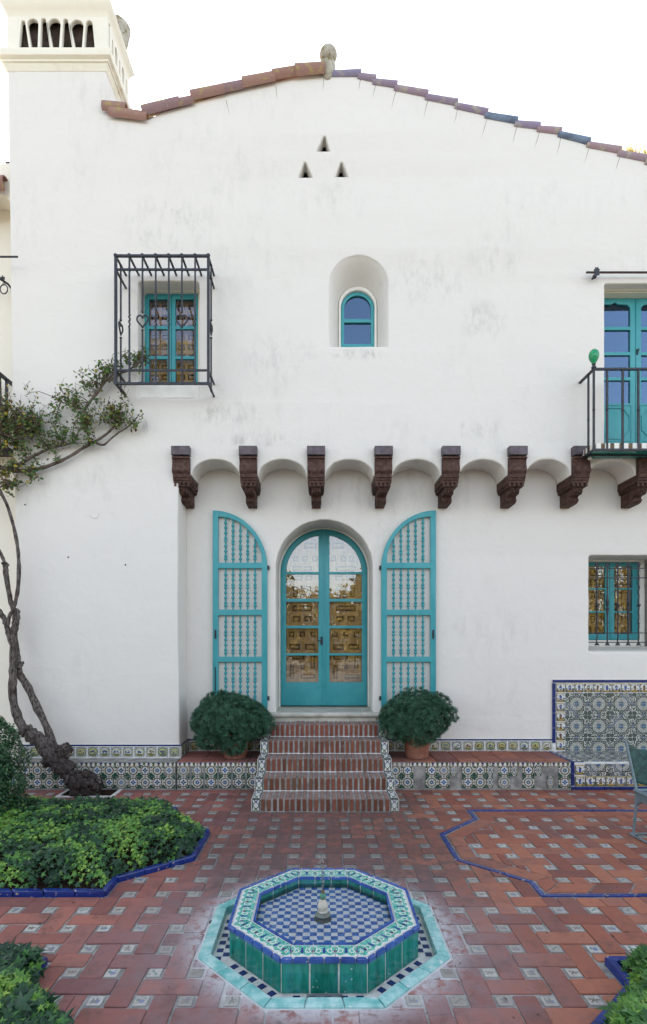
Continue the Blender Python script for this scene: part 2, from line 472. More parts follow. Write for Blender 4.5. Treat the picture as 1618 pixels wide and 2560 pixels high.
# small square scene tile
g, u, v, n = tile_base('scene_paint')
x = u * 2 - 1; y = v * 2 - 1; ir = g.rnd()
seed = g.va(g.tc('UV'), g.comb(ir * 31, ir * 71, 0.0))
fig = g.noise(seed, 5, 3, .55)
c = g.mix(g.noise(seed, 5, 3).gt(.56), (.62, .63, .60), (.33, .42, .52))
c = g.mix(y.lt(-.5 + (fig - .5) * .9), c, (.33, .22, .05))
c = g.mix((y.lt(-.1) * x.ab().gt(.5) * fig.gt(.46)), c, (.05, .065, .035))
c = g.mix(y.gt(.42) * x.ab().gt(.55) * fig.gt(.5), c, (.10, .07, .03))
man = ((x + (y * .4) * (ir - .5)).ab().lt(.17 + fig * .22)) * y.band(-.55, .45)
c = g.mix(man * fig.gt(.40), c, g.mix((ir * 5).fr().gt(.5), (.14, .075, .03), (.05, .08, .24)))
c = g.mix(((x - (ir - .5) * .3).pw(2) + (y - .45).pw(2)).lt(.035), c, (.07, .045, .04))
fram = x.gt(.9) + y.gt(.9)
c = g.mix((x.lt(-.84) + y.gt(.84)).cl(), c, (.34, .25, .05))
c = g.mix((x.lt(-.93) + y.lt(-.93)).cl(), c, (.03, .06, .16))
g.col(wear(g, c, .25)); M['scene_paint'] = g.mat
# step cheek tile: interlace
g, u, v, n = tile_base('interlace_paint')
x = (u * 2 - 1).ab(); y = (v * 2 - 1).ab(); 
c = g.mix(0.0, (.60, .61, .55), WHITE)
curve = (x - .5 - (y * 5.2).cos() * .30).ab()
c = g.mix(curve.lt(.13), c, g.mix((v - .5).gt(0), (.02, .08, .065), (.03, .06, .22)))
c = g.mix((x * 1.2 + (y - .62).ab()).lt(.24), c, (.15, .075, .025))
c = g.mix((x - .85).ab().lt(.10) * (y - .35).ab().lt(.16), c, BLK)
c = g.mix((x + y).lt(.13), c, (.35, .36, .36))
c = g.mix(x.mx(y).gt(.93), c, BLK)
g.col(wear(g, c, .3)); M['interlace_paint'] = g.mat
# fountain rim tile: green arabesque
g, u, v, n = tile_base('arabesque_paint', .15)
x = (u * 2 - 1).ab(); y = v
c = g.mix(g.noise(g.tc('Position'), 40, 3).ss(.35, .65), (.03, .30, .22), (.10, .44, .36))
c = g.mix(((x - .55).pw(2) + (y - .50).pw(2) * 2.5).pw(.5).band(.20, .30) * (x.lt(.72)), c, (.66, .68, .62))
c = g.mix(((x - .98).pw(2) + (y - .62).pw(2) * 1.5).pw(.5).band(.30, .38), c, (.66, .68, .62))
c = g.mix(g.noise(g.va(g.tc('UV'), g.comb(g.rnd() * 9, 0.0, 0.0)), 13, 2).gt(.60), c, (.62, .66, .60))
c = g.mix(x.lt(.10) * y.band(.35, .75) + (x * x + (y - .42).pw(2)).lt(.02), c, (.025, .04, .22))
c = g.mix((x - 1.0).pw(2).lt(.02) * (y - .45).ab().lt(.1), c, (.10, .05, .10))
top = .16 + (x * 6.28).cos() * .07
c = g.mix(y.lt(top), c, (.66, .67, .63)); c = g.mix(y.gt(.95), c, (.6, .6, .57))
g.col(wear(g, c, .12)); M['arabesque_paint'] = g.mat
# checks painted 4 x 4 on one tile
def checks(name, nn):
    g, u, v, n = tile_base(name, .2)
    wv = g.noise(g.tc('Position'), 26, 2, .5)
    wu = g.noise(g.va(g.tc('Position'), (5.0, 3.0, 1.0)), 26, 2, .5)
    cu = ((u + (wu - .5) * .11) * nn).fl(); cv = ((v + (wv - .5) * .11) * nn).fl()
    ch = ((cu + cv) * .5).fr().gt(.25)
    bl = g.mix(g.noise(g.tc('Position'), 35, 3).ss(.35, .65), (.03, .11, .42), (.13, .29, .70))
    wh = g.mix(g.noise(g.tc('Position'), 12, 3).ss(.35, .65), (.84, .88, .90), (.90, .92, .90))
    g.col(g.mix(ch, wh, bl)); M[name] = g.mat
checks('check_paint', 4.0)
# brick
g = G('brick_clay', .85, .2)
p = g.tc('Position'); r = g.rnd()
n = g.noise(p, 18, 4, .65)
c = g.ramp(r, [(0, (.115, .048, .030)), (.4, (.175, .062, .042)), (.75, (.21, .08, .052)), (1, (.13, .07, .045))])
c = g.mix(n.ss(.5, .7) * .6, c, (.10, .06, .045))
c = g.mix(g.noise(p, 6, 4, .7).ss(.6, .75) * .5, c, (.30, .25, .23))
c = g.mix(g.sep(p)[2].ss(.62, .70) * .45, c, (.27, .075, .055))
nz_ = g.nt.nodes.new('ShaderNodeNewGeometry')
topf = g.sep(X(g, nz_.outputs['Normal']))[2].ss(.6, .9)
c = g.mix(topf * (n.ss(.25, .6) * .45 + .3), c, (.30, .225, .20))  # upward faces paler: sky light on the treads put into colour, with grey dust
g.col(c); g.bump(n + g.noise(p, 60, 3) * .4, .6, .006); M['brick_clay'] = g.mat
# pots
g = G('pot_clay', .8, .2)
p = g.tc('Position'); n = g.noise(p, 7, 4, .65)
c = g.mix(n.ss(.35, .7), (.20, .075, .045), (.28, .13, .085))
c = g.mix(g.noise(p, 16, 4, .7).ss(.58, .7) * .5, c, (.36, .30, .27))
g.col(c); g.bump(n, .3, .01); M['pot_clay'] = g.mat
# bark
g = G('bark', .95, .1)
p = g.tc('Position')
gr = g.noise(g.vs(p, (40, 40, 12)), 1, 5, .7, .5)
c = g.mix(gr.ss(.35, .65), (.035, .027, .024), (.19, .16, .145))
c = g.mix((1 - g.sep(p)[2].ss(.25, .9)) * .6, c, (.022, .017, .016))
c = g.mix(g.noise(p, 13, 4).ss(.62, .7) * .6, c, (.24, .22, .21))
g.col(c); g.bump(gr + g.noise(p, 45, 3) * .4, 1.0, .02); M['bark'] = g.mat
simple('branch_bark', (.115, .09, .072), .9, .1, 0, .45, 14, .7, 50)
# foliage
def leafmat(name, stops, rough=.45, tr=.25, spec=.4):
    g = G(name, rough, spec)
    c = g.ramp(g.attr('rnd'), stops)
    c = g.mix(g.noise(g.tc('Position'), 40, 2).ss(.4, .7) * .25, c, tuple(x * .6 for x in stops[0][1]))
    g.col(c)
    nt = g.nt
    t = nt.nodes.new('ShaderNodeBsdfTranslucent'); mx = nt.nodes.new('ShaderNodeMixShader')
    g.lk(c, t.inputs[0]); mx.inputs[0].default_value = tr
    nt.links.new(g.p.outputs[0], mx.inputs[1]); nt.links.new(t.outputs[0], mx.inputs[2])
    nt.links.new(mx.outputs[0], nt.nodes['Material Output'].inputs[0])
    M[name] = g.mat
leafmat('ivy_leaf', [(0, (.012, .042, .022)), (.34, (.030, .10, .040)), (.48, (.07, .21, .048)), (.68, (.17, .37, .055)), (1, (.36, .54, .10))])
leafmat('ivy_lime', [(0, (.035, .11, .03)), (.4, (.085, .23, .04)), (.8, (.20, .38, .055)), (1, (.32, .48, .09))])
leafmat('needle', [(0, (.026, .080, .048)), (.6, (.058, .150, .090)), (1, (.11, .23, .13))], .6, .2, .25)
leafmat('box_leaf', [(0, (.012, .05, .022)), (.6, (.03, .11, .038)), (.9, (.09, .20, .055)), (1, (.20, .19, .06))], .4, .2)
leafmat('vine_leaf', [(0, (.045, .115, .032)), (.35, (.12, .215, .048)), (.58, (.25, .27, .055)), (.75, (.10, .062, .03)), (.85, (.07, .028, .02)), (.93, (.40, .30, .03)), (1, (.50, .36, .04))], .55, .3)
leafmat('dry_grass', [(0, (.55, .42, .08)), (1, (.75, .58, .12))], .8, .45)
leafmat('far_leaf', [(0, (.15, .12, .02)), (.6, (.25, .18, .028)), (1, (.34, .24, .035))], .7, .3)
leafmat('litter_leaf', [(0, (.05, .02, .015)), (1, (.12, .06, .04))], .8, .1)
# glass ball, chair, water
g = G('green_glass', .08, .6)
p = g.tc('Position')
g.col(g.mix(g.noise(p, 60, 3).ss(.4, .6), (.0, .20, .075), (.005, .34, .13))); M['green_glass'] = g.mat
g = G('chair_sling', .5, .3)
p = g.tc('Position')
g.col(g.mix(g.noise(p, 20, 4).ss(.35, .65), (.010, .035, .032), (.022, .080, .068))); M['chair_sling'] = g.mat
g = G('chair_metal', .45, .5)
p = g.tc('Position')
g.col(g.mix(g.noise(p, 18, 4, .7).ss(.5, .66), (.19, .235, .27), (.10, .21, .20))); g.p.inputs['Metallic'].default_value = .3; M['chair_metal'] = g.mat
g = G('nozzle_bronze', .5, .4)
p = g.tc('Position'); z = g.sep(p)[2]
c = g.mix(z.gt(.13), (.14, .17, .15), (.50, .47, .40)); c = g.mix(z.gt(.215), c, (.06, .22, .15)); c = g.mix(z.gt(.255), c, (.16, .10, .06))
c = g.mix(g.noise(p, 30, 4).ss(.5, .65) * .5, c, (.16, .10, .05)); g.col(c); M['nozzle_bronze'] = g.mat
simple('crack_grime', (.30, .27, .22), .95, .1, 0, .4, 10)
simple('ball_fixture', (.5, .47, .42), .6)
simple('edge_brown', (.17, .12, .08), .9, .1, 0, .4, 20)
simple('wire_green', (.05, .12, .11), .5, .4, .2, .3, 20)
simple('tile_teal', (.01, .10, .085), .35, .4, 0, .4, 10)
simple('ground', (.34, .30, .24), 1, .1, 0, .3, 2)
def water(name, refl, strength, scale):
    g = G(name); nt = g.nt; nt.nodes.remove(g.p)
    tr = nt.nodes.new('ShaderNodeBsdfTransparent'); tr.inputs[0].default_value = (.98, 1, 1, 1)
    gl = nt.nodes.new('ShaderNodeBsdfGlossy'); gl.inputs['Roughness'].default_value = .02
    fr = nt.nodes.new('ShaderNodeFresnel'); fr.inputs[0].default_value = 1.33
    bp = nt.nodes.new('ShaderNodeBump'); bp.inputs['Strength'].default_value = strength; bp.inputs['Distance'].default_value = .02
    p = g.tc('Position')
    x, y, z = g.sep(p)
    d = ((x + .02).pw(2) + (y - 3.75).pw(2)).pw(.5)
    g.lk(g.noise(p, scale, 3, .5, .5) + (d * 120).sin() * .12 * (1 - d.ss(.1, .4)), bp.inputs['Height'])
    nt.links.new(bp.outputs[0], gl.inputs['Normal']); nt.links.new(bp.outputs[0], fr.inputs['Normal'])
    mx = nt.nodes.new('ShaderNodeMixShader')
    g.lk((X(g, fr.outputs[0]) + refl).cl(), mx.inputs[0]); nt.links.new(tr.outputs[0], mx.inputs[1]); nt.links.new(gl.outputs[0], mx.inputs[2])
    nt.links.new(mx.outputs[0], nt.nodes['Material Output'].inputs[0]); M[name] = g.mat
water('water', .015, .10, 16)
water('water_jet', .22, .5, 30)

# ------------------------------------------------------------------ object helpers
COL = SC.collection
WL = {}          # world location of every parent

def link(o, parent=None, loc=None, rot=None, scale=None):
    COL.objects.link(o)
    w_ = Vector(loc) if loc is not None else Vector((0, 0, 0))
    if parent is not None:
        o.parent = parent
        o.matrix_parent_inverse = Matrix.Translation(-WL[parent.name])
    o.location = w_
    if rot is not None: o.rotation_euler = rot
    if scale is not None: o.scale = scale
    WL[o.name] = w_.copy()
    return o

def tag(o, label=None, cat=None, group=None, kind=None):
    if label: o['label'] = label
    if cat: o['category'] = cat
    if group: o['group'] = group
    if kind: o['kind'] = kind
    return o

def thing(name, loc, label, cat, group=None, kind=None):
    o = D.objects.new(name, None)
    o.empty_display_size = .1
    link(o, None, loc)
    return tag(o, label, cat, group, kind)

def structure(name, loc, label, cat=None):
    o = D.objects.new(name, None)
    link(o, None, loc)
    return tag(o, label, cat, None, 'structure')

def smooth(me, ang=35):
    me.polygons.foreach_set('use_smooth', [True] * len(me.polygons))
    me.set_sharp_from_angle(angle=R(ang))

class MB:
    def __init__(s): s.v, s.f, s.mi, s.c = [], [], [], 0
    def add(s, vs, fs, mi=0):
        o = len(s.v); s.v += [tuple(v) for v in vs]
        s.f += [tuple(i + o for i in f) for f in fs]; s.mi += [mi] * len(fs)
        return s
    def box(s, x0, x1, y0, y1, z0, z1, mi=0):
        v = [(x, y, z) for z in (z0, z1) for y in (y0, y1) for x in (x0, x1)]
        return s.add(v, [(0, 2, 3, 1), (4, 5, 7, 6), (0, 1, 5, 4), (2, 6, 7, 3), (0, 4, 6, 2), (1, 3, 7, 5)], mi)
    def cbox(s, x0, x1, y0, y1, z0, z1, b=.004, mi=0):
        """box with chamfered front edges (front = low y)"""
        fr = [(x0, z0), (x1, z0), (x1, z1), (x0, z1)]
        fi = [(x0 + b, z0 + b), (x1 - b, z0 + b), (x1 - b, z1 - b), (x0 + b, z1 - b)]
        v = [(x, y0, z) for x, z in fi] + [(x, y0 + b, z) for x, z in fr] + [(x, y1, z) for x, z in fr]
        fs = [(0, 1, 2, 3)]
        for r_ in (0, 4):
            for i in range(4):
                j = (i + 1) % 4
                fs.append((r_ + i, r_ + 4 + i, r_ + 4 + j, r_ + j))
        fs.append((8, 11, 10, 9))
        return s.add(v, fs, mi)
    def tube(s, pts, rad, n=6, mi=0, cap=True, jit=0, phase=0):
        pts = [Vector(p) for p in pts]
        if not hasattr(rad, '__len__'): rad = [rad] * len(pts)
        vs, fs = [], []
        up = None
        for i, p in enumerate(pts):
            t = (pts[min(i + 1, len(pts) - 1)] - pts[max(i - 1, 0)])
            t.normalize()
            if up is None:
                up = Vector((0, 0, 1)) if abs(t.z) < .9 else Vector((0, 1, 0))
            a = t.cross(up)
            if a.length < 1e-5: a = t.cross(Vector((1, 0, 0)))
            a.normalize(); b_ = a.cross(t).normalized(); up = b_
            for k in range(n):
                an = 2 * math.pi * k / n + phase
                rr = rad[i] * (1 + (random.uniform(-jit, jit) if jit else 0))
                vs.append(p + a * math.cos(an) * rr + b_ * math.sin(an) * rr)
        for i in range(len(pts) - 1):
            for k in range(n):
                k2 = (k + 1) % n
                fs.append((i * n + k, i * n + k2, (i + 1) * n + k2, (i + 1) * n + k))
        if cap:
            fs.append(tuple(range(n))[::-1]); fs.append(tuple(range((len(pts) - 1) * n, len(pts) * n)))
        return s.add(vs, fs, mi)
    def bar(s, p, q, r_=.012, mi=0):
        return s.tube([p, q], r_ * 1.41, 4, mi, phase=math.pi / 4)
    def lathe(s, prof, c=(0, 0, 0), n=16, mi=0, axis='z'):
        vs, fs = [], []
        for r_, h in prof:
            for k in range(n):
                a = 2 * math.pi * k / n
                if axis == 'z': vs.append((c[0] + r_ * math.cos(a), c[1] + r_ * math.sin(a), c[2] + h))
                elif axis == 'y': vs.append((c[0] + r_ * math.cos(a), c[1] + h, c[2] + r_ * math.sin(a)))
                else: vs.append((c[0] + h, c[1] + r_ * math.cos(a), c[2] + r_ * math.sin(a)))
        m = len(prof)
        for i in range(m - 1):
            for k in range(n):
                k2 = (k + 1) % n
                fs.append((i * n + k, i * n + k2, (i + 1) * n + k2, (i + 1) * n + k))
        fs.append(tuple(range(n))[::-1]); fs.append(tuple(range((m - 1) * n, m * n)))
        return s.add(vs, fs, mi)
    def prism(s, prof, x0, x1, mi=0):
        """polygon in the (y, z) plane pushed along x"""
        n = len(prof)
        v = [(x0, y, z) for y, z in prof] + [(x1, y, z) for y, z in prof]
        fs = [tuple(range(n)), tuple(range(n, 2 * n))[::-1]]
        for i in range(n):
            j = (i + 1) % n
            fs.append((i, i + n, j + n, j))
        return s.add(v, fs, mi)
    def ball(s, c, r_, seg=10, rings=7, lump=0, mi=0):
        c = Vector(c); vs, fs = [], []
        if not hasattr(r_, '__len__'): r_ = (r_, r_, r_)
        for i in range(rings + 1):
            th = math.pi * i / rings
            for k in range(seg):
                ph = 2 * math.pi * k / seg
                m_ = 1 + (random.uniform(-lump, lump) if lump else 0)
                vs.append((c.x + r_[0] * m_ * math.sin(th) * math.cos(ph), c.y + r_[1] * m_ * math.sin(th) * math.sin(ph), c.z + r_[2] * m_ * math.cos(th)))
        for i in range(rings):
            for k in range(seg):
                k2 = (k + 1) % seg
                fs.append((i * seg + k, (i + 1) * seg + k, (i + 1) * seg + k2, i * seg + k2))
        return s.add(vs, fs, mi)
    def mesh(s, name, mats, sm=None):
        me = D.meshes.new(name)
        me.from_pydata(s.v, [], s.f)
        for m in (mats if isinstance(mats, (list, tuple)) else [mats]): me.materials.append(M[m])
        if any(s.mi): me.polygons.foreach_set('material_index', s.mi)
        me.update()
        import bmesh
        bm = bmesh.new(); bm.from_mesh(me)
        bmesh.ops.recalc_face_normals(bm, faces=bm.faces[:])
        bm.to_mesh(me); bm.free()
        if sm: smooth(me, sm)
        return me
    def build(s, name, mats, parent=None, sm=None):
        return link(D.objects.new(name, s.mesh(name, mats, sm)), parent)

def flat(name, outer, holes, mat, d0, d1, bevel=.01, axis='xz', res=2, ang=40):
    """a plate: outline + holes, filled, given thickness and rounded edges. xz: front at y=d0, back y=d1; xy: top z=d1, bottom z=d0"""
    cu = D.curves.new(name, 'CURVE')
    cu.dimensions = '2D'; cu.fill_mode = 'BOTH'
    for loop in [outer] + list(holes):
        sp = cu.splines.new('POLY')
        sp.points.add(len(loop) - 1)
        for q, (x, y) in zip(sp.points, loop): q.co = (x, y, 0, 1)
        sp.use_cyclic_u = True
    cu.extrude = abs(d1 - d0) / 2
    if bevel:
        cu.bevel_depth = bevel; cu.bevel_resolution = res; cu.offset = -bevel
    o = D.objects.new('tmp', cu)
    COL.objects.link(o)
    dg = bpy.context.evaluated_depsgraph_get()
    me = D.meshes.new_from_object(o.evaluated_get(dg))
    D.objects.remove(o); D.curves.remove(cu)
    me.name = name
    n = len(me.vertices); a = np.empty(n * 3); me.vertices.foreach_get('co', a); a = a.reshape(-1, 3)
    z = a[:, 2]; t = (z - z.min()) / (z.max() - z.min())
    out = np.empty_like(a)
    if axis == 'xz': out[:, 0] = a[:, 0]; out[:, 2] = a[:, 1]; out[:, 1] = d1 + (d0 - d1) * t
    elif axis == 'xy': out[:, 0] = a[:, 0]; out[:, 1] = a[:, 1]; out[:, 2] = d0 + (d1 - d0) * t
    else: out[:, 1] = a[:, 0]; out[:, 2] = a[:, 1]; out[:, 0] = d0 + (d1 - d0) * t
    me.vertices.foreach_set('co', out.ravel())
    me.materials.clear(); me.materials.append(M[mat])
    me.polygons.foreach_set('material_index', [0] * len(me.polygons))
    me.update()
    import bmesh
    bm = bmesh.new(); bm.from_mesh(me)
    bmesh.ops.remove_doubles(bm, verts=bm.verts[:], dist=.0002)
    bmesh.ops.recalc_face_normals(bm, faces=bm.faces[:])
    bm.to_mesh(me); bm.free()
    smooth(me, ang)
    return me

def plate(name, outer, holes, mat, d0, d1, parent=None, **k):
    return link(D.objects.new(name, flat(name, outer, holes, mat, d0, d1, **k)), parent)

def rect(x0, x1, y0, y1): return [(x0, y0), (x1, y0), (x1, y1), (x0, y1)]
def rrect(x0, x1, y0, y1, r_=.03, n=3):
    out = []
    for cx, cy, a0 in ((x1 - r_, y0 + r_, -90), (x1 - r_, y1 - r_, 0), (x0 + r_, y1 - r_, 90), (x0 + r_, y0 + r_, 180)):
        for i in range(n + 1):
            a = R(a0 + 90 * i / n); out.append((cx + r_ * math.cos(a), cy + r_ * math.sin(a)))
    return out
def arch(cx, half, z0, zs, rise=None, n=24):
    """door shape: straight sides from z0 to zs, half ellipse above"""
    rise = half if rise is None else rise
    return [(cx - half, z0), (cx + half, z0)] + [(cx + half * math.cos(math.pi * i / n), zs + rise * math.sin(math.pi * i / n)) for i in range(n + 1)]
def wob(loop, step=.18, a=.004):
    out = []
    n = len(loop)
    for i in range(n):
        p, q = Vector(loop[i]), Vector(loop[(i + 1) % n])
        k = max(1, int((q - p).length / step))
        for j in range(k):
            v = p.lerp(q, j / k)
            out.append((v.x + (random.uniform(-a, a) if j or k == 1 else 0), v.y + (random.uniform(-a, a) if j or k == 1 else 0)))
    return out

def tile_mesh(name, w_, h_, mat, t=.012, ch=.0025, side=None):
    """a tile lying in local xy, face up +z, its painted face mapped 0..1"""
    fr = [(-w_ / 2, -h_ / 2), (w_ / 2, -h_ / 2), (w_ / 2, h_ / 2), (-w_ / 2, h_ / 2)]
    fi = [(x - math.copysign(ch, x), y - math.copysign(ch, y)) for x, y in fr]
    v = [(x, y, 0) for x, y in fi] + [(x, y, -ch) for x, y in fr] + [(x, y, -t) for x, y in fr]
    f = [(0, 1, 2, 3)]
    for r_ in (0, 4):
        for i in range(4):
            j = (i + 1) % 4; f.append((r_ + i, r_ + 4 + i, r_ + 4 + j, r_ + j))
    me = D.meshes.new(name); me.from_pydata(v, [], f)
    me.materials.append(M[mat])
    uvl = me.uv_layers.new(name='UVMap')
    for lp in me.loops:
        x, y, z = v[lp.vertex_index]
        uvl.data[lp.index].uv = (x / w_ + .5, y / h_ + .5)
    me.update()
    return me

UP = (0, 0, 0); FRONT = (R(90), 0, 0); RIGHTW = (R(90), 0, R(90))   # face up, face -y, face +x
def lay(name, me, parent, loc, rot=UP, jit=.003):
    r_ = (rot[0] + random.uniform(-jit, jit), rot[1] + random.uniform(-jit, jit), rot[2] + random.uniform(-jit, jit))
    return link(D.objects.new(name, me), parent, loc, r_)

def P3(px, py, d): return Vector(((px - CX) * d / F_PX, d, EYE - (py - HY) * d / F_PX))
def PX(px, d): return (px - CX) * d / F_PX
def PZ(py, d): return EYE - (py - HY) * d / F_PX

def scatter(name, tv, tf, mats3, locs, rnd, mat, parent=None, sm=False):
    tv = np.array(tv, float); k = len(tv); n = len(locs)
    V = np.einsum('nij,kj->nki', mats3, tv) + np.array(locs)[:, None, :]
    tf = np.array(tf); m_, c = tf.shape
    Fc = (tf[None] + (np.arange(n) * k)[:, None, None]).reshape(-1)
    me = D.meshes.new(name)
    me.vertices.add(n * k); me.vertices.foreach_set('co', V.ravel())
    me.loops.add(len(Fc)); me.loops.foreach_set('vertex_index', Fc.astype(np.int32))
    me.polygons.add(n * m_); me.polygons.foreach_set('loop_start', np.arange(0, len(Fc), c, dtype=np.int32))
    me.polygons.foreach_set('loop_total', np.full(n * m_, c, np.int32))
    at = me.attributes.new('rnd', 'FLOAT', 'POINT')
    at.data.foreach_set('value', np.repeat(np.clip(rnd, 0, 1), k).astype(np.float32))
    me.materials.append(M[mat]); me.update(); me.validate()
    if sm: me.polygons.foreach_set('use_smooth', [True] * len(me.polygons))
    return link(D.objects.new(name, me), parent)

def frames(normals, spin, size):
    """rotation matrices whose z is the given normal"""
    n = np.array(normals, float); n /= np.linalg.norm(n, axis=1)[:, None]
    ref = np.where(np.abs(n[:, 2:3]) > .95, np.array([[1., 0, 0]]), np.array([[0, 0, 1.]]))
    a = np.cross(ref, n); a /= np.linalg.norm(a, axis=1)[:, None]
    b = np.cross(n, a)
    c, s_ = np.cos(spin)[:, None], np.sin(spin)[:, None]
    x = a * c + b * s_; y = -a * s_ + b * c
    return np.stack([x, y, n], 2) * np.array(size)[:, None, None]

IVY_V = [(0, .30, .06), (0, .05, 0), (.34, -.12, -.05), (.22, .18, .02), (.60, .44, -.10), (.16, .46, .04), (0, 1.06, -.10), (-.16, .46, .04), (-.60, .44, -.10), (-.22, .18, .02), (-.34, -.12, -.05)]
IVY_F = [(0, i, i + 1 if i < 10 else 1) for i in range(1, 11)]
OV_V = [(0, 0, 0), (.28, .4, .07), (0, 1, -.03), (-.28, .4, .07)]
OV_F = [(0, 1, 2, 3)]

# ------------------------------------------------------------------ ground, pavement
YF, YR, YD = 7.33, 7.80, 8.38           # front (upper) wall, recessed wall, door plane
S = YF / F_PX
def FX(px): return (px - CX) * S
def FZ(py): return EYE - (py - HY) * S

gm = MB(); gm.add([(-300, -300, -.2), (300, -300, -.2), (300, 300, -.2), (-300, 300, -.2)], [(0, 1, 2, 3)])
tag(gm.build('ground', 'ground'), 'bare ground under and beyond the courtyard', None, None, 'structure')

FC = (.025, 3.675)                       # fountain centre
def octa(ap, c=FC):
    rr = ap / math.cos(math.pi / 8)
    return [(c[0] + rr * math.cos(math.pi / 8 + i * math.pi / 4), c[1] + rr * math.sin(math.pi / 8 + i * math.pi / 4)) for i in range(8)]
pave = structure('pavement', (0, 4, 0), 'red terracotta courtyard paving with little painted inset tiles')
pm = flat('mortar_bed', rect(-9, 9, -14, 7.9), [octa(.72)], 'paving_mortar', -.15, -.0075, 0, 'xy')
link(D.objects.new('mortar_bed', pm), pave)

# exclusion polygons
def off(pts, d):
    """offset an open polyline sideways by d (left of travel is +)"""
    out = []
    for i, p in enumerate(pts):
        p = Vector(p)
        if i == 0: t1 = t2 = (Vector(pts[1]) - p).normalized()
        elif i == len(pts) - 1: t1 = t2 = (p - Vector(pts[i - 1])).normalized()
        else: t1 = (p - Vector(pts[i - 1])).normalized(); t2 = (Vector(pts[i + 1]) - p).normalized()
        n1 = Vector((-t1.y, t1.x)); n2 = Vector((-t2.y, t2.x))
        m_ = (n1 + n2).normalized(); m_ /= max(.35, m_.dot(n1))
        out.append(p + m_ * d)
    return out
INL = [(6.0, 6.24), (1.72, 6.24), (1.72, 5.96), (1.235, 5.47), (1.235, 4.84), (1.72, 4.40), (1.72, 4.165), (6.0, 4.165)]
BEDL = [(-9.0, 4.165), (-1.665, 4.165), (-1.665, 4.40), (-1.14, 4.84), (-1.14, 5.48), (-1.665, 5.95), (-1.665, 6.22), (-9.0, 6.22)]
NEARL = [(-9, 3.27), (-1.68, 3.27), (-1.68, 3.02), (-1.16, 2.56), (-1.16, 1.5)]
NEARR = [(1.24, 1.5), (1.24, 2.58), (1.755, 3.03), (1.755, 3.27), (9, 3.27)]
EXC = [octa(.80), rect(-.79, .91, 6.17, 8), rect(-9, 9, 7.11, 9), rect(-3.3, -2.6, 6.75, 7.2)]
def quads(pl, d0, d1):
    a, b = off(pl, d0), off(pl, d1)
    return [[tuple(a[i]), tuple(a[i + 1]), tuple(b[i + 1]), tuple(b[i])] for i in range(len(pl) - 1)]
RINGW = .165
EXC += quads(INL, -.034, .034 + RINGW)
EXC += [rect(-9, -1.63, 4.13, 6.25), [(-1.66, 4.36), (-1.10, 4.82), (-1.10, 5.5), (-1.66, 5.99)]]
EXC += [rect(-9, -1.64, 1, 3.31), [(-1.66, 1), (-1.12, 1), (-1.12, 2.58), (-1.66, 3.06)]]
EXC += [rect(1.715, 9, 1, 3.31), [(1.20, 1), (1.74, 1), (1.74, 3.07), (1.20, 2.6)]]

def ccw(p):
    a = sum(p[i][0] * p[(i + 1) % len(p)][1] - p[(i + 1) % len(p)][0] * p[i][1] for i in range(len(p)))
    return list(p) if a > 0 else list(p)[::-1]
EXC = [ccw(e) for e in EXC]
def clip(poly, a, b, keep_left):
    out = []
    def sd(p): return ((b[0] - a[0]) * (p[1] - a[1]) - (b[1] - a[1]) * (p[0] - a[0])) * (1 if keep_left else -1)
    n = len(poly)
    for i in range(n):
        p, q = poly[i], poly[(i + 1) % n]
        dp, dq = sd(p), sd(q)
        if dp >= 0: out.append(p)
        if (dp > 0 > dq) or (dp < 0 < dq):
            t = dp / (dp - dq); out.append((p[0] + t * (q[0] - p[0]), p[1] + t * (q[1] - p[1])))
    return out
def area(p): return .5 * abs(sum(p[i][0] * p[(i + 1) % len(p)][1] - p[(i + 1) % len(p)][0] * p[i][1] for i in range(len(p))))
def subtract(poly, e):
    inter = poly
    for i in range(len(e)):
        inter = clip(inter, e[i], e[(i + 1) % len(e)], True)
        if len(inter) < 3 or area(inter) < 1e-5: return [poly]
    out, rest = [], poly
    for i in range(len(e)):
        a, b = e[i], e[(i + 1) % len(e)]
        piece = clip(rest, a, b, False)
        if len(piece) >= 3 and area(piece) > 2e-4: out.append(piece)
        rest = clip(rest, a, b, True)
        if len(rest) < 3: break
    return out
def cut(poly):
    polys = [poly]
    for e in EXC:
        polys = [q for p in polys for q in subtract(p, e)]
        if not polys: break
    return [p for p in polys if area(p) > .0007]
def centroid(p): return (sum(v[0] for v in p) / len(p), sum(v[1] for v in p) / len(p))
def slab(mb, poly, top, ch=.006, t=.03, round_=.007, tilt=(0, 0)):
    """paving piece: polygon with nibbled corners and a worn arris"""
    pts = []
    n = len(poly)
    for i in range(n):
        p0, p, p1 = Vector(poly[i - 1]), Vector(poly[i]), Vector(poly[(i + 1) % n])
        l0, l1 = (p0 - p).length, (p1 - p).length
        r0 = min(round_ * random.uniform(.5, 1.5), l0 * .3); r1 = min(round_ * random.uniform(.5, 1.5), l1 * .3)
        pts += [p + (p0 - p).normalized() * r0, p + (p1 - p).normalized() * r1]
    c = Vector(centroid(poly))
    k = len(pts)
    z = lambda q: top + (q.x - c.x) * tilt[0] + (q.y - c.y) * tilt[1]
    ins = [q + (c - q).normalized() * ch for q in pts]
    v = [(q.x, q.y, z(q)) for q in ins] + [(q.x, q.y, z(q) - ch * .7) for q in pts] + [(q.x, q.y, z(q) - t) for q in pts]
    f = [tuple(range(k))]
    for r_ in (0, k):
        for i in range(k):
            j = (i + 1) % k; f.append((r_ + i, r_ + k + i, r_ + k + j, r_ + j))
    mb.add(v, f)
def shrink(p, d):
    c = Vector(centroid(p)); out = []
    p = ccw(p); n = len(p)
    q = [Vector(v) for v in p]
    o = off([q[-1]] + q + [q[0]], d)
    return [tuple(v) for v in o[1:-1]]

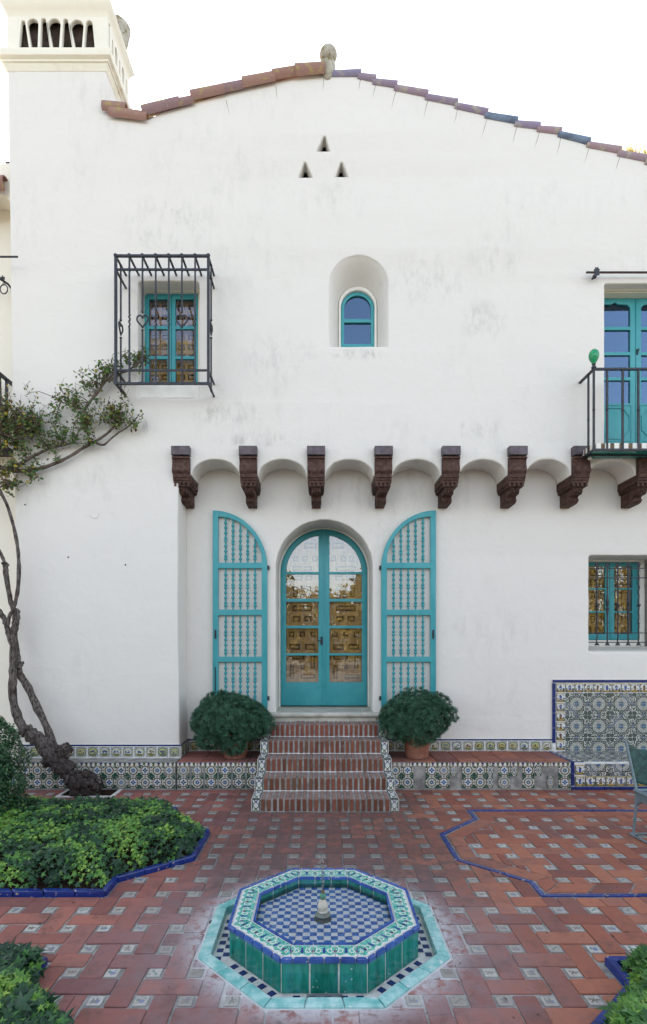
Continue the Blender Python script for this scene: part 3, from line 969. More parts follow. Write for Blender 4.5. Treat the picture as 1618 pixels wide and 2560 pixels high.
PIT = .2475; TL, TW, DOT = .347, .133, .077
pieces, dots = [], []
for i in range(-27, 14):
    for j in range(-9, 14):
        cx_, cy_ = 1.2514 + PIT * (i + .5), 3.937 + PIT * (j + .5)
        if abs(cx_) > .66 * cy_ + .35 or cy_ < 2.2 or cy_ > 7.3: continue
        h = ((i - (-12)) + (j - (-1))) % 2 == 0
        a, b = (TL / 2, TW / 2) if h else (TW / 2, TL / 2)
        an = random.gauss(0, .013); dx, dy = random.gauss(0, .0035), random.gauss(0, .0035)
        a += random.gauss(0, .0025); b += random.gauss(0, .0025)
        if not (cx_ > 1.2 and 4.1 < cy_ < 6.3): pass
        q = [(cx_ + dx + x * math.cos(an) - y * math.sin(an), cy_ + dy + x * math.sin(an) + y * math.cos(an)) for x, y in ((-a, -b), (a, -b), (a, b), (-a, b))]
        for k, p in enumerate(cut(q)):
            if len(p) == 4 and random.random() < .035:      # a cracked tile
                m1, m2 = (Vector(p[0]) + Vector(p[1])) / 2, (Vector(p[2]) + Vector(p[3])) / 2
                if not h: m1, m2 = (Vector(p[1]) + Vector(p[2])) / 2, (Vector(p[3]) + Vector(p[0])) / 2
                m1 = m1 + Vector((random.uniform(-.05, .05) * h, random.uniform(-.05, .05) * (not h)))
                for sd_ in (True, False):
                    pp = clip(p, tuple(m1), tuple(m2), sd_)
                    if len(pp) > 2: pieces.append(shrink(pp, .0018))
            else: pieces.append(p)
        ex, ey = 1.2514 + PIT * i, 3.937 + PIT * j
        pp = [(ex - DOT / 2, ey - DOT / 2), (ex + DOT / 2, ey - DOT / 2), (ex + DOT / 2, ey + DOT / 2), (ex - DOT / 2, ey + DOT / 2)]
        cc = cut(pp)
        if len(cc) == 1 and area(cc[0]) > DOT * DOT * .9: dots.append((ex, ey))
        else: pieces += [p for p in cc if area(p) > .0012]
# border stones inside the blue inlay
for q in quads(INL, .040, .034 + RINGW - .004):
    p0, p1, p2, p3 = [Vector(v) for v in q]
    n = max(1, round((p1 - p0).length / .33))
    for k in range(n):
        if (p0 - p1).length < .1: continue
        pp = [p0.lerp(p1, k / n), p0.lerp(p1, (k + 1) / n), p3.lerp(p2, (k + 1) / n), p3.lerp(p2, k / n)]
        if min(v.x for v in pp) > 4.6: continue
        pieces.append(shrink([tuple(v) for v in pp], .006))
def inview(x, y): return y > 2.72 and abs(x) < .61 * y + .03
pieces.sort(key=lambda p: (not inview(*centroid(p)), -area(p) / centroid(p)[1] ** 2.5))
rest = MB()
for k, p in enumerate(pieces):
    top = max(-.002, min(.004, random.gauss(.0006, .0018))); tl = (max(-.010, min(.010, random.gauss(0, .006))), max(-.010, min(.010, random.gauss(0, .006))))
    if k < 300:
        mb = MB(); slab(mb, p, top, tilt=tl); mb.build('paving_tile', 'terracotta', pave)
    else: slab(rest, p, top, tilt=tl)
o = rest.build('small_paving', 'terracotta', pave); o['kind'] = 'stuff'
me_ = o.data; at = me_.attributes.new('rnd', 'FLOAT', 'POINT')
vals, k = [], 0
rv = {}
import bmesh as _b
bm_ = _b.new(); bm_.from_mesh(me_); bm_.verts.ensure_lookup_table()
seen = [-1] * len(bm_.verts)
for v in bm_.verts:
    if seen[v.index] < 0:
        val = random.random(); st = [v]
        while st:
            q = st.pop()
            if seen[q.index] >= 0: continue
            seen[q.index] = val; st += [e.other_vert(q) for e in q.link_edges]
bm_.free(); at.data.foreach_set('value', seen)
dots.sort(key=lambda d: (not inview(*d), d[1]))
dm = tile_mesh('picture_tile', DOT, DOT, 'inset_paint', .02, .002)
far_dots = []
for k, (x, y) in enumerate(dots):
    if k < 300: lay('picture_tile', dm, pave, (x + random.gauss(0, .002), y + random.gauss(0, .002), .001), (0, 0, R(random.choice((0, 0, 0, 90)))), .008)
# blue inlay strips (flush) round the right-hand panel
def strips(pl, wd, length, z0, z1, parent, name, mat, skip=lambda c: False, ch=.004):
    for q in quads(pl, -wd / 2, wd / 2):
        p0, p1, p2, p3 = [Vector(v) for v in q]
        n = max(1, round((p1 - p0).length / length))
        for k in range(n):
            pp = [p0.lerp(p1, k / n), p0.lerp(p1, (k + 1) / n), p3.lerp(p2, (k + 1) / n), p3.lerp(p2, k / n)]
            c = sum((v for v in pp), Vector((0, 0))) / 4
            if skip(c): continue
            mb = MB(); slab(mb, shrink([tuple(v) for v in pp], .003), z1 + random.gauss(0, .0008), ch, z1 - z0, .004)
            mb.build(name, mat, parent)
strips(INL, .046, .235, -.03, .003, pave, 'blue_inlay_tile', 'glaze_blue', lambda c: c.x > 4.6)

# raised kerbs of the planting beds
def bed(name, pl, label):
    b_ = structure(name, (*pl[1], 0), label)
    strips(pl, .052, .235, -.05, .042, b_, 'kerb_tile', 'glaze_blue', lambda c: abs(c.x) > .62 * c.y + .25 or c.y < 1.6, .012)
    return b_
b1 = bed('planting_bed', BEDL, 'blue tiled kerb and soil of the large ivy bed')
sp = MB()
sp.add([(-9, 4.2, .02), (-1.7, 4.2, .02), (-1.7, 6.19, .02), (-9, 6.19, .02), (-1.70, 4.42, .02), (-1.18, 4.85, .02), (-1.18, 5.46, .02), (-1.70, 5.92, .02)], [(0, 1, 2, 3), (4, 5, 6, 7)])
sp.build('bed_soil', 'soil', b1)
b2 = bed('planting_bed', NEARL, 'blue kerb and soil of the near left bed')
sp = MB(); sp.add([(-9, 1.5, .02), (-1.2, 1.5, .02), (-1.2, 2.54, .02), (-1.72, 3.0, .02), (-1.72, 3.23, .02), (-9, 3.23, .02)], [tuple(range(6))]); sp.build('bed_soil', 'soil', b2)
b3 = bed('planting_bed', NEARR, 'chipped blue kerb and soil of the near right bed')
sp = MB(); sp.add([(1.28, 1.5, .02), (9, 1.5, .02), (9, 3.23, .02), (1.8, 3.23, .02), (1.8, 3.02, .02), (1.28, 2.55, .02)], [tuple(range(6))]); sp.build('bed_soil', 'soil', b3)
# tree pit by the bench
pt = MB(); pt.add([(-3.27, 6.78, .004), (-2.63, 6.78, .004), (-2.63, 7.1, .004), (-3.27, 7.1, .004)], [(0, 1, 2, 3)])
pt.build('pit_soil', 'soil', pave)
pt = MB(); pt.box(-3.31, -2.59, 6.745, 6.785, -.02, .012); pt.box(-2.63, -2.59, 6.785, 7.1, -.02, .012); pt.box(-3.31, -3.27, 6.785, 7.1, -.02, .012)
pt.build('pit_edging', 'mortar_white', pave)

# ------------------------------------------------------------------ house
house = thing('house', (1.0, YR, 0), 'white stucco house with gabled tile roof, chimney and teal door', 'house')
# corbel positions (front plane)
CBX = [FX(c) for c in (455, 622, 790.6, 958, 1125.5, 1291, 1450, 1612)]
CBX += [CBX[-1] + .9, CBX[-1] + 1.8]
XE = CBX[-1] + .25
RIDGE = [(262, 286), (300, 287), (345, 296), (372, 297), (404, 279), (450, 265), (486, 256), (563, 233), (627, 216), (691, 202), (742, 190), (812, 178), (835, 178), (901, 190), (938, 204), (992, 218), (1069, 243), (1143, 265), (1218, 289), (1292, 310), (1348, 322), (1401, 336), (1473, 363), (1550, 384), (1618, 405), (1760, 446), (1960, 504)]
top = [(FX(a), FZ(b)) for a, b in RIDGE]
top = [p for p in top if p[0] < XE - .02] + [(XE, top[-1][1])]
left = [(43, 1850), (40, 1500), (37, 1250), (30, 1000), (25, 600), (20, 300), (19, 172)]
out = [(FX(43), -.05)] + [(FX(a), FZ(b)) for a, b in left] + [(FX(265), FZ(172))] + [(FX(265), FZ(300))]
out += top
ZS, ZC = FZ(1188), FZ(1148)
out += [(XE, ZS)]
arcs = []
for i in range(len(CBX) - 1, 0, -1):
    xr, xl = CBX[i] - .128, CBX[i - 1] + .128
    c, hw = (xr + xl) / 2, (xr - xl) / 2
    arcs += [(c + hw * math.cos(math.pi * k / 14), ZS + (ZC - ZS) * math.sin(math.pi * k / 14)) for k in range(15)]
out += arcs
PRX = FX(446)
out += [(CBX[0] + .10, ZS), (PRX, ZS - .01), (FX(444), FZ(1500)), (FX(450), -.05)]
HWL = (FX(345), FX(498), FZ(994), FZ(702))        # upper left window opening
NCH = (FX(897), .397, FZ(866), FZ(638) - .397)    # niche
BAL = (3.866, 5.09, 4.50, FZ(708))                # balcony door
VENTS = []
for ax, ay, x0, x1, yb in ((811.5, 340, 792, 826, 377), (763, 405, 746, 782, 442.5), (854, 405, 838, 871, 441)):
    VENTS.append([(FX(x0), FZ(yb)), (FX(x1), FZ(yb)), (FX(x1) - .012, FZ(yb) + .03), (FX(ax) + .012, FZ(ay)), (FX(ax) - .012, FZ(ay)), (FX(x0) + .012, FZ(yb) + .03)])
holes = [wob(rrect(*HWL, .045), .1, .003), wob(arch(*NCH), .12, .003), wob(rrect(*BAL, .03), .15, .003)] + VENTS
# join the outline corners without jitter on the arches
fw = flat('front_wall', wob(out, .3, .004), holes, 'stucco_white', YF, YR - .006, .022, res=3)
link(D.objects.new('front_wall', fw), house)
# recessed ground floor wall
DX = .0635
HD = arch(DX, .70, .925, 3.007, .70, 30)
HWR = (3.885, 5.02, PZ(1631, YR), PZ(1388, YR))
rw = flat('recessed_wall', wob(rect(FX(450) - .12, XE, -.05, 5.0), .4, .0), [wob(HD, .15, .003), wob(rrect(*HWR, .04), .12, .004)], 'stucco_white', YR, YR + .6, .02, res=3)
link(D.objects.new('recessed_wall', rw), house)
# sides, back, roof deck
sw = MB(); sw.box(-4.12, -3.8, 7.797, 14, -.05, 8.2); sw.box(XE - .3, XE - .01, YR + .605, 14, -.05, 7.6)
sw.build('side_wall', 'stucco_white', house)
bk = [(-4.1, -.05), (XE - .01, -.05), (XE - .01, FZ(520)), (FX(820), FZ(190)), (-4.1, FZ(330))]
plate('rear_wall', bk, [], 'stucco_white', 13.7, 14.0, house, bevel=0)
rl = [(-4.1, FZ(335))] + top[:1] + top[9:-1] + [(XE - .02, top[-1][1])]
deck = [(x, z - .03) for x, z in rl] + [(x, z - .14) for x, z in rl[::-1]]
plate('roof_deck', deck, [], 'roof_clay_dark', YR - .002, 14.3, house, bevel=0)

# near-black plates added as the shade inside the three vents
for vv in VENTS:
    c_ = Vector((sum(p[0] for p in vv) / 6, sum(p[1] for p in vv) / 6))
    plate('vent_shade_plate', [tuple(c_ + (Vector(p) - c_) * 1.2) for p in vv], [], 'void_shade', YF + .17, YF + .18, house, bevel=0)
# ---- roof tiles
def barrel(name, p, q, r0, r1, mat, y, a0=-35, a1=190, dz=0, n=9, th=.014):
    """half round clay tile lying along p->q (xz plane) with its axis at depth y, r0 at p, r1 at q"""
    p, q = Vector((p[0], y, p[1] + dz)), Vector((q[0], y, q[1] + dz))
    t = (q - p).normalized(); up = Vector((-t.z, 0, t.x));
    if up.z < 0: up = -up
    fwd = Vector((0, -1, 0))
    mb = MB(); vs, fs = [], []
    for e, (c, r_) in enumerate(((p, r0), (q, r1))):
        for rr in (r_, r_ - th):
            for k in range(n):
                a = R(a0 + (a1 - a0) * k / (n - 1))
                vs.append(c + fwd * math.cos(a) * rr + up * math.sin(a) * rr)
    for k in range(n - 1):
        fs += [(k, k + 1, 2 * n + k + 1, 2 * n + k), (n + k, 3 * n + k, 3 * n + k + 1, n + k + 1), (k, n + k, n + k + 1, k + 1), (2 * n + k, 2 * n + k + 1, 3 * n + k + 1, 3 * n + k)]
    fs += [(0, 2 * n, 3 * n, n), (n - 1, 2 * n - 1, 4 * n - 1, 3 * n - 1)]
    mb.add(vs, fs)
    return mb.build(name, mat, house, 50)
# left verge (uphill end at the right): measured ends, photo pixels of the tile centre line
YV = 7.33
LT = [((259, 271), (317, 275), .080), ((276, 285), (370, 297), .078), ((357, 284), (452, 260), .086), ((450, 262), (486, 254), .070), ((478, 246), (563, 228), .084), ((556, 228), (614, 216), .076), ((607, 214), (688, 198), .088), ((682, 195), (742, 184), .086), ((738, 184), (812, 178), .098)]
for (a, b), (c, d), r_ in LT:
    barrel('roof_tile', (FX(a), FZ(b)), (FX(c), FZ(d)), r_ * 1.04, r_ * .98, 'roof_clay', YV, -60, 170)
RT = [(826, 181), (901, 186), (938, 200), (992, 215), (1069, 238), (1143, 260), (1218, 284), (1292, 305), (1348, 318), (1401, 331), (1473, 357), (1550, 379), (1618, 400), (1690, 421), (1765, 443), (1840, 465)]
for k in range(len(RT) - 1):
    a, b = RT[k], RT[k + 1]
    sl = (b[1] - a[1]) / (b[0] - a[0])
    mt = 'roof_clay_slate' if k in (6, 9) else 'roof_clay_mauve'
    barrel('roof_tile', (FX(a[0] - 6), FZ(a[1] + 4)), (FX(b[0] + 2), FZ(b[1] - 3)), .052, .060, mt, YV + .02, -60, 170)
# dark undersides of the next courses, standing a little higher
def course(pl, y, dz, r_, step, name='roof_tile', mat='roof_clay_dark', a0=-20):
    tot = 0
    for k in range(len(pl) - 1):
        barrel(name, (FX(pl[k][0]), FZ(pl[k][1])), (FX(pl[k + 1][0] + step), FZ(pl[k + 1][1])), r_, r_ * 1.1, mat, y, a0, 160, dz)
RC = [(824, 168), (888, 178), (936, 194), (968, 205), (1018, 220), (1092, 242), (1168, 263), (1243, 282), (1316, 305), (1368, 319), (1426, 335), (1499, 358), (1572, 380), (1640, 398), (1712, 420), (1790, 442)]
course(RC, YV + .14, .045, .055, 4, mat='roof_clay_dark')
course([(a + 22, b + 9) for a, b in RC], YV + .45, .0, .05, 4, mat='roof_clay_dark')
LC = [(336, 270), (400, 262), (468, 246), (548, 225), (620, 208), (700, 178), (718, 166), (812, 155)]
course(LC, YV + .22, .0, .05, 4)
# hairline cracks running down the plaster from the joints of the right verge
for (x0, y0), (x1, y1) in (((903, 192), (896, 228)), ((940, 208), (931, 246)), ((992, 223), (979, 274)), ((1070, 250), (1058, 300)), ((1144, 272), (1133, 314)), ((1218, 296), (1202, 350)), ((1292, 318), (1281, 362)), ((1349, 330), (1335, 374)), ((1402, 343), (1391, 390)), ((1473, 370), (1460, 412)), ((1550, 392), (1538, 430)), ((810, 185), (806, 232)), ((565, 250), (573, 290)), ((690, 216), (694, 250))):
    mb = MB(); w_ = .004
    xa, xb, za, zb_ = FX(x0), FX(x1), FZ(y0), FZ(y1); xm, zm = (xa + xb) / 2 + random.uniform(-.008, .008), (za + zb_) / 2
    mb.add([(xa - w_, YF - .001, za), (xa + w_, YF - .001, za), (xm + w_ * .8, YF - .001, zm), (xb, YF - .001, zb_), (xm - w_ * .8, YF - .001, zm)], [(0, 1, 2, 4), (4, 2, 3)]); mb.build('crack', 'crack_grime', house)
# round plaster patch and two old nail heads on the pier
mb = MB(); mb.lathe([(.052, -.006), (.046, -.008), (.044, -.004), (.01, -.003), (.009, .0)], (FX(237), YF, FZ(1287)), 24, axis='y'); mb.build('plaster_patch', 'stucco_white', house, 40)
for px_, py_ in ((171, 1393), (314, 1412), (63, 1262)):
    mb = MB(); mb.ball((FX(px_), YF - .002, FZ(py_)), .011, 7, 5); mb.build('nail_head', 'iron_rust', house)
# ball finial with its mortar saddle
fb = MB(); fb.ball((FX(821), YF - .02, FZ(142)), (.120, .120, .098), 22, 14, .006)
fo = fb.build('finial', 'finial_stone', house, 60)
fb = MB(); fb.lathe([(.03, -.17), (.075, -.11), (.105, -.03), (.11, .03), (.09, .05)], (FX(819), YF + .01, FZ(168)), 14)
fb.build('finial_saddle', 'finial_stone', house, 60)

# ---- chimney head
ch = MB()
CXL, CXR, CYB = FX(19), FX(265), YF + .86
ch.box(CXL + .004, CXR - .004, YR - .02, CYB, 7.6, FZ(170))
co = ch.build('chimney', 'stucco_chimney', house)
Z6 = lambda y: FZ(y * .2234); X6 = lambda x: FX(x * .2234)
SL = [((200, 325), (232, 275), 215), ((350, 412), (300, 424), 195), ((443, 557), (455, 510), 190), ((592, 650), (533, 673), 195), ((683, 810), (703, 757), 197), ((846, 905), (785, 930), 208), ((933, 1060), (958, 1030), 216)]
sh = []
for (b0, b1), (t0, t1), ty in SL:
    r_ = (t1 - t0) / 2; c = (t0 + t1) / 2
    pts = [(b0 + 20, 605), (b1 - 20, 605), (b1, 575)] if b1 - b0 > 80 else [(b0 + 8, 605), (b1, 605)]
    pts += [(c + r_ * math.cos(math.pi * k / 8), ty + r_ * .95 - r_ * .95 * math.sin(math.pi * k / 8)) for k in range(9)]
    if b1 - b0 > 80: pts += [(b0, 575)]
    sh.append([(X6(x), Z6(y)) for x, y in pts])
ZB, ZT = Z6(612), Z6(165)
link(D.objects.new('slotted_front', flat('slotted_front', rect(X6(75), X6(1197), ZB, ZT + .02), sh, 'stucco_chimney', YF + .01, YF + .07, .012)), co)
# the right cheek, slots again
w0, w1 = YF + .115, CYB - .01
def cheek_slots():
    out_ = []
    n = 5
    for k in range(n):
        c = w0 + .10 + (w1 - w0 - .2) * k / (n - 1); up_ = k % 2
        b_, t_ = (.05, .022) if not up_ else (.022, .05)
        out_.append([(c - b_, ZB + .01), (c + b_, ZB + .01)] + [(c + t_ * math.cos(math.pi * j / 6), ZT - .13 + t_ * math.sin(math.pi * j / 6)) for j in range(7)])
    return out_
link(D.objects.new('slotted_cheek', flat('slotted_cheek', rect(w0, w1, ZB, ZT + .02), cheek_slots(), 'stucco_chimney', X6(1197) - .10, X6(1197), .01, 'yz')), co)
cb = MB(); cb.box(X6(75), X6(75) + .1, w0, w1, ZB, ZT + .02); cb.box(X6(75) + .1, X6(1197) - .105, w1 - .1, w1, ZB, ZT + .02)
cb.build('chimney_back', 'stucco_chimney', co)
cb = MB(); cb.box(X6(75) + .11, X6(1197) - .12, YF + .12, w1 - .11, ZB + .001, ZT); cb.build('flue_shade_block', 'flue_shade', co)  # solid block added to darken the slots, shade put into its colour
def ringmould(name, prof, x0, x1, y0, y1):
    """moulding: profile of (projection, z) swept round a rectangle"""
    mb = MB(); n = len(prof); vs, fs = [], []
    for sx, sy, X_, Y_ in ((-1, -1, x0, y0), (1, -1, x1, y0), (1, 1, x1, y1), (-1, 1, x0, y1)):
        for p_, z in prof: vs.append((X_ + sx * p_, Y_ + sy * p_, z))
    for k in range(4):
        k2 = (k + 1) % 4
        for i in range(n):
            j = (i + 1) % n
            fs.append((k * n + i, k2 * n + i, k2 * n + j, k * n + j))
    mb.add(vs, fs); return mb.build(name, 'stucco_ochre', co, 40)
zz = Z6
ringmould('moulding', [(-.06, zz(780)), (.004, zz(800)), (.03, zz(745)), (.034, zz(735)), (.05, zz(728)), (.052, zz(708)), (.09, zz(690)), (.098, zz(640)), (.09, zz(612)), (-.06, zz(604))], CXL, CXR, YF, CYB)
ringmould('cove', [(-.06, zz(190)), (.0, zz(182)), (.006, zz(150)), (.028, zz(110)), (.06, zz(72)), (.066, zz(45)), (.06, zz(38)), (-.06, zz(38))], X6(75), X6(1197), YF + .01, w1)
cp = MB(); cp.box(X6(75) - .05, X6(1197) + .05, YF - .04, w1 + .05, zz(36), zz(5)); cp.build('chimney_cap', 'roof_clay_dark', co)
for k in range(9):
    x = X6(75) - .02 + k * .165
    mb = MB(); pr = [(.075 * math.cos(R(180 * j / 8)), .05 * math.sin(R(180 * j / 8))) for j in range(9)] + [(.06 * math.cos(R(180 - 180 * j / 8)), .036 * math.sin(R(180 - 180 * j / 8))) for j in range(9)]
    n = len(pr); vs = [(x + a, YF - .07, zz(34) + b) for a, b in pr] + [(x + a, YF + .45, zz(34) + .16 + b) for a, b in pr]
    fs = [tuple(range(n)), tuple(range(n, 2 * n))[::-1]] + [(i, (i + 1) % n, (i + 1) % n + n, i + n) for i in range(n)]
    mb.add(vs, fs); mb.build('cap_tile', 'roof_clay', co, 50)
mb = MB(); mb.tube([(X6(1240) - .3, 8.0, FZ(66) - .02), (PX(300, 8.0), 8.0, PZ(66, 8.0))], .16, 14); mb.build('cap_roll', 'finial_stone', co, 50)

# ---- corbels
def corbel(x, label=None):
    mb = MB(); mb.cbox(x - .122, x + .122, 7.235, YF + .02, FZ(1146) + .02, FZ(1124) + .02, .004)
    cap = None
    z0, z1 = 4.215, 4.432
    b = MB()
    pr = [(YF + .02, z1), (7.245, z1), (7.247, z1 - .02), (7.272, z1 - .028), (7.283, z1 - .06), (7.280, z1 - .10), (7.262, z1 - .15), (7.258, z1 - .18), (7.268, z1 - .20), (7.285, z0), (YF + .02, z0)]
    b.prism(pr, x - .118, x + .118)
    # second tier: moulded slab running back to the wall
    pr = [(YR, 4.214), (7.285, 4.214), (7.287, 4.165), (7.302, 4.158), (7.304, 4.135), (7.318, 4.128), (7.322, 4.10), (YR, 4.10)]
    b.prism(pr, x - .112, x + .112)
    # core under the dentils
    b.box(x - .088, x + .088, 7.345, YR, 4.05, 4.099)
    # lower scroll
    pr = [(YR, 4.049), (7.37, 4.049), (7.372, 4.03), (7.39, 4.02), (7.392, 4.0), (7.40, 3.98), (7.425, 3.97), (7.50, 3.968), (7.515, 3.955), (7.52, 3.94), (7.505, 3.93), (7.495, 3.915), (7.50, 3.90), (7.52, 3.885), (7.56, 3.872), (YR, 3.866)]
    b.prism(pr, x - .064, x + .064)
    o = b.build('corbel', 'corbel_wood', house, 30)
    c_ = mb.build('corbel_cap', 'copper_cap', o, 30)
    for k in range(4):
        d = MB(); xx = x - .088 + .0587 * k; d.box(xx - .014, xx + .014, 7.322, 7.344, 4.055, 4.098); d.build('dentil', 'corbel_wood', o)
    d = MB()
    for sd_ in (-1, 1):
        for k in range(10):
            yy = 7.375 + k * .043
            d.box(min(x + sd_ * .089, x + sd_ * .105), max(x + sd_ * .089, x + sd_ * .105), yy, yy + .022, 4.055, 4.098)
    q = d.build('side_dentil', 'corbel_wood', o); q['kind'] = 'stuff'
    d = MB()
    for k in range(4):
        xx = x - .048 + .032 * k
        d.ball((xx, 7.385, 4.005), (.015, .02, .028), 8, 6)
        d.ball((xx, 7.505, 3.912), (.014, .018, .028), 8, 6)
    q = d.build('gadroon', 'corbel_wood', o, 60); q['kind'] = 'stuff'
    for sd_ in (-1, 1):
        d = MB(); d.box(min(x + sd_ * .065, x + sd_ * .071), max(x + sd_ * .065, x + sd_ * .071), 7.60, 7.74, 3.90, 4.0); d.build('side_panel', 'corbel_wood', o)
    return o
for x in CBX: corbel(x)

# ---- skirting tiles along the pier, its return and the recessed wall
rd = tile_mesh('skirting_tile', .146, .138, 'roundel_paint', .012)
bl = tile_mesh('blue_skirting_bar', .163, .02, 'glaze_navy', .014)
zt = FZ(1879)
def skirt(x0, x1, y, z, n):
    mb = MB(); mb.box(x0, x1, y - .012, y + .03, z - .115, z + .098); mb.build('skirting_bed', 'mortar_white', house)
    for k in range(n):
        x = x0 + (x1 - x0) * (k + .5) / n
        lay('skirting_tile', rd, house, (x, y - .018, z), FRONT, .006)
        lay('blue_skirting_bar', bl, house, (x, y - .018, z + .087), FRONT, .002)
skirt(FX(45), FX(452), YF, zt, 14)
zr = PZ(1864, YR)
skirt(FX(452), -.79, YR, zr, 7)
skirt(.92, PX(1380, YR), YR, zr, 15)
mb = MB(); mb.box(FX(450) - .02, FX(452), YF + .03, YR - .012, zt - .115, zt + .098); mb.build('skirting_bed', 'mortar_grey', house)
for k in range(3):
    lay('skirting_tile', rd, house, (FX(452) + .006, YF + .10 + k * .15, (zt + zr) / 2), RIGHTW, .006)
    lay('blue_skirting_bar', bl, house, (FX(452) + .006, YF + .10 + k * .15, (zt + zr) / 2 + .087), RIGHTW, .002)

# ------------------------------------------------------------------ carved timber behind the glass
def carved(name, x0, x1, z0, z1, y, cells, parent, extra_shape=None):
    """lattice plate with sunk square fields (cells: x0,x1,z0,z1 in 0..1) and a raised field in each"""
    W_, H_ = x1 - x0, z1 - z0
    hs, fields = [], []
    for a, b, c, d in cells:
        r_ = (x0 + a * W_, x0 + b * W_, z0 + c * H_, z0 + d * H_)
        hs.append(rect(*r_)); fields.append(r_)
    o = plate(name, extra_shape or rect(x0, x1, z0, z1), hs, 'honey_wood', y, y + .025, parent, bevel=.006, res=1)
    mb = MB(); mb.box(x0 + .002, x1 - .002, y + .0255, y + .04, z0 + .002, z1 - .002)
    mb.build('backing_board', 'shaded_wood', o)  # dark board gives the grooves their shade by colour
    for a, b, c, d in fields:
        g_ = min(b - a, d - c) * .27
        mb = MB(); mb.cbox(a + g_, b - g_, y + .004, y + .026, c + g_, d - g_, min(.012, g_ * .7)); mb.build('raised_field', 'honey_wood', o)
    return o

# ---- entrance doors
door = D.objects.new('entrance_door', None); link(door, house, (DX, YD, .95))
PXD = .006207
rows = [(3.026, None), (2.609, 2.989), (2.191, 2.561), (1.763, 2.148), (1.313, 1.726)]
def leaf(s_):
    # outline in leaf coordinates u>=0 measured from the meeting line
    f = lambda pts: [(DX + s_ * u, z) for u, z in pts]
    ro = .672; zc = 3.012
    outl = [(.002, .95), (ro, .95)] + [(ro * math.cos(R(90) * k / 16), zc + ro * math.sin(R(90) * k / 16)) for k in range(16)] + [(.002, zc + ro)]
    ri = .588
    a1 = math.acos(.086 / ri)
    hs = [f([(.086, 3.026)] + [(ri * math.cos(a1 * k / 14), max(3.026, 3.013 + ri * math.sin(a1 * k / 14))) for k in range(15)])]
    for z0, z1 in rows[1:]: hs.append(f(rect(.086, .588, z0, z1)))
    o = plate('door_leaf', f(outl), hs, 'teal_paint', YD, YD + .045, door, bevel=.005, res=1)
    for h in hs:
        xs = [p[0] for p in h]; zs = [p[1] for p in h]
        pl = [(p[0], p[1]) for p in h]
        c = Vector((sum(xs) / len(xs), sum(zs) / len(zs)))
        g_ = flat('pane', [tuple(c + (Vector(p) - c) * 1.012) for p in pl], [], 'window_glass', YD + .022, YD + .027, 0)
        link(D.objects.new('pane', g_), door)
    return o
leaf(-1); leaf(1)
# astragal, lock plate and lever
mb = MB(); mb.box(DX - .012, DX + .012, YD - .012, YD - .001, .955, 3.66); mb.build('meeting_bead', 'teal_paint', door)
hz = PZ(1540 + 410 * .1511, YD)
mb = MB(); hx = PX(700 + 690 * .1511, YD)
mb.lathe([(.018, -.03), (.02, 0)], (hx, YD - .001, hz), 10, axis='y'); mb.cbox(hx - .016, hx + .016, YD - .012, YD - .001, hz - .05, hz + .05, .003)
mb.tube([(hx, YD - .01, hz), (hx, YD - .05, hz), (hx - .075, YD - .052, hz + .004)], [.009, .009, .006], 7); mb.ball((hx, YD - .012, hz + .05), .016, 8, 6); mb.ball((hx, YD - .012, hz - .05), .016, 8, 6)
mb.build('door_handle', 'iron', door, 40)
# plaster bead round the door frame
ro = arch(DX, .699, .93, 3.012, .693, 30); ri = arch(DX, .680, .93, 3.012, .676, 30)
plate('door_casing', ro, [ri], 'white_paint', YD - .03, YD + .06, door, bevel=.006, res=1)
# carved inner doors
IY = YD + .10
def cells_leaf():
    c = []
    # measured rows (z from 0 at 1.22 to 1 at 3.66)
    Z0, Z1 = 1.25, 3.66
    zz = lambda z: (z - Z0) / (Z1 - Z0)
    c += [(.14, .56, zz(1.66), zz(1.74)), (.74, .86, zz(1.52), zz(1.75)), (.15, .27, zz(1.36), zz(1.57)), (.46, .57, zz(1.51), zz(1.575)), (.46, .87, zz(1.36), zz(1.43))]
    c += [(.12, .28, zz(2.01), zz(2.10)), (.43, .58, zz(2.01), zz(2.10)), (.73, .88, zz(2.01), zz(2.10)), (.14, .44, zz(1.81), zz(1.905)), (.58, .88, zz(1.81), zz(1.905))]
    c += [(.22, .78, zz(2.42), zz(2.51)), (.24, .45, zz(2.255), zz(2.345)), (.56, .77, zz(2.255), zz(2.345))]
    c += [(.24, .38, zz(2.64), zz(2.80)), (.45, .76, zz(2.74), zz(2.82)), (.45, .57, zz(2.62), zz(2.69)), (.66, .76, zz(2.62), zz(2.69))]
    c += [(.22, .50, zz(2.90), zz(2.98)), (.58, .80, zz(2.90), zz(2.98)), (.22, .78, zz(3.05), zz(3.13))]
    c += [(.50, .66, zz(3.20), zz(3.29)), (.78, .92, zz(3.20), zz(3.29)), (.25, .40, zz(3.20), zz(3.29)), (.55, .90, zz(3.40), zz(3.50))]
    return c
for s_ in (-1, 1):
    x0, x1 = (DX - .62, DX - .065) if s_ < 0 else (DX + .065, DX + .62)
    cl = cells_leaf()
    if s_ > 0: cl = [(1 - b, 1 - a, c, d) for a, b, c, d in cl[10:]] + [(a, b, c, d) for a, b, c, d in cl[:10]]
    carved('carved_inner_door', x0, x1, 1.25, 3.66, IY, cl, door)
mb = MB(); mb.box(DX - .72, DX + .72, IY + .05, IY + .07, .95, 3.75); mb.build('inner_board', 'shaded_wood', door)

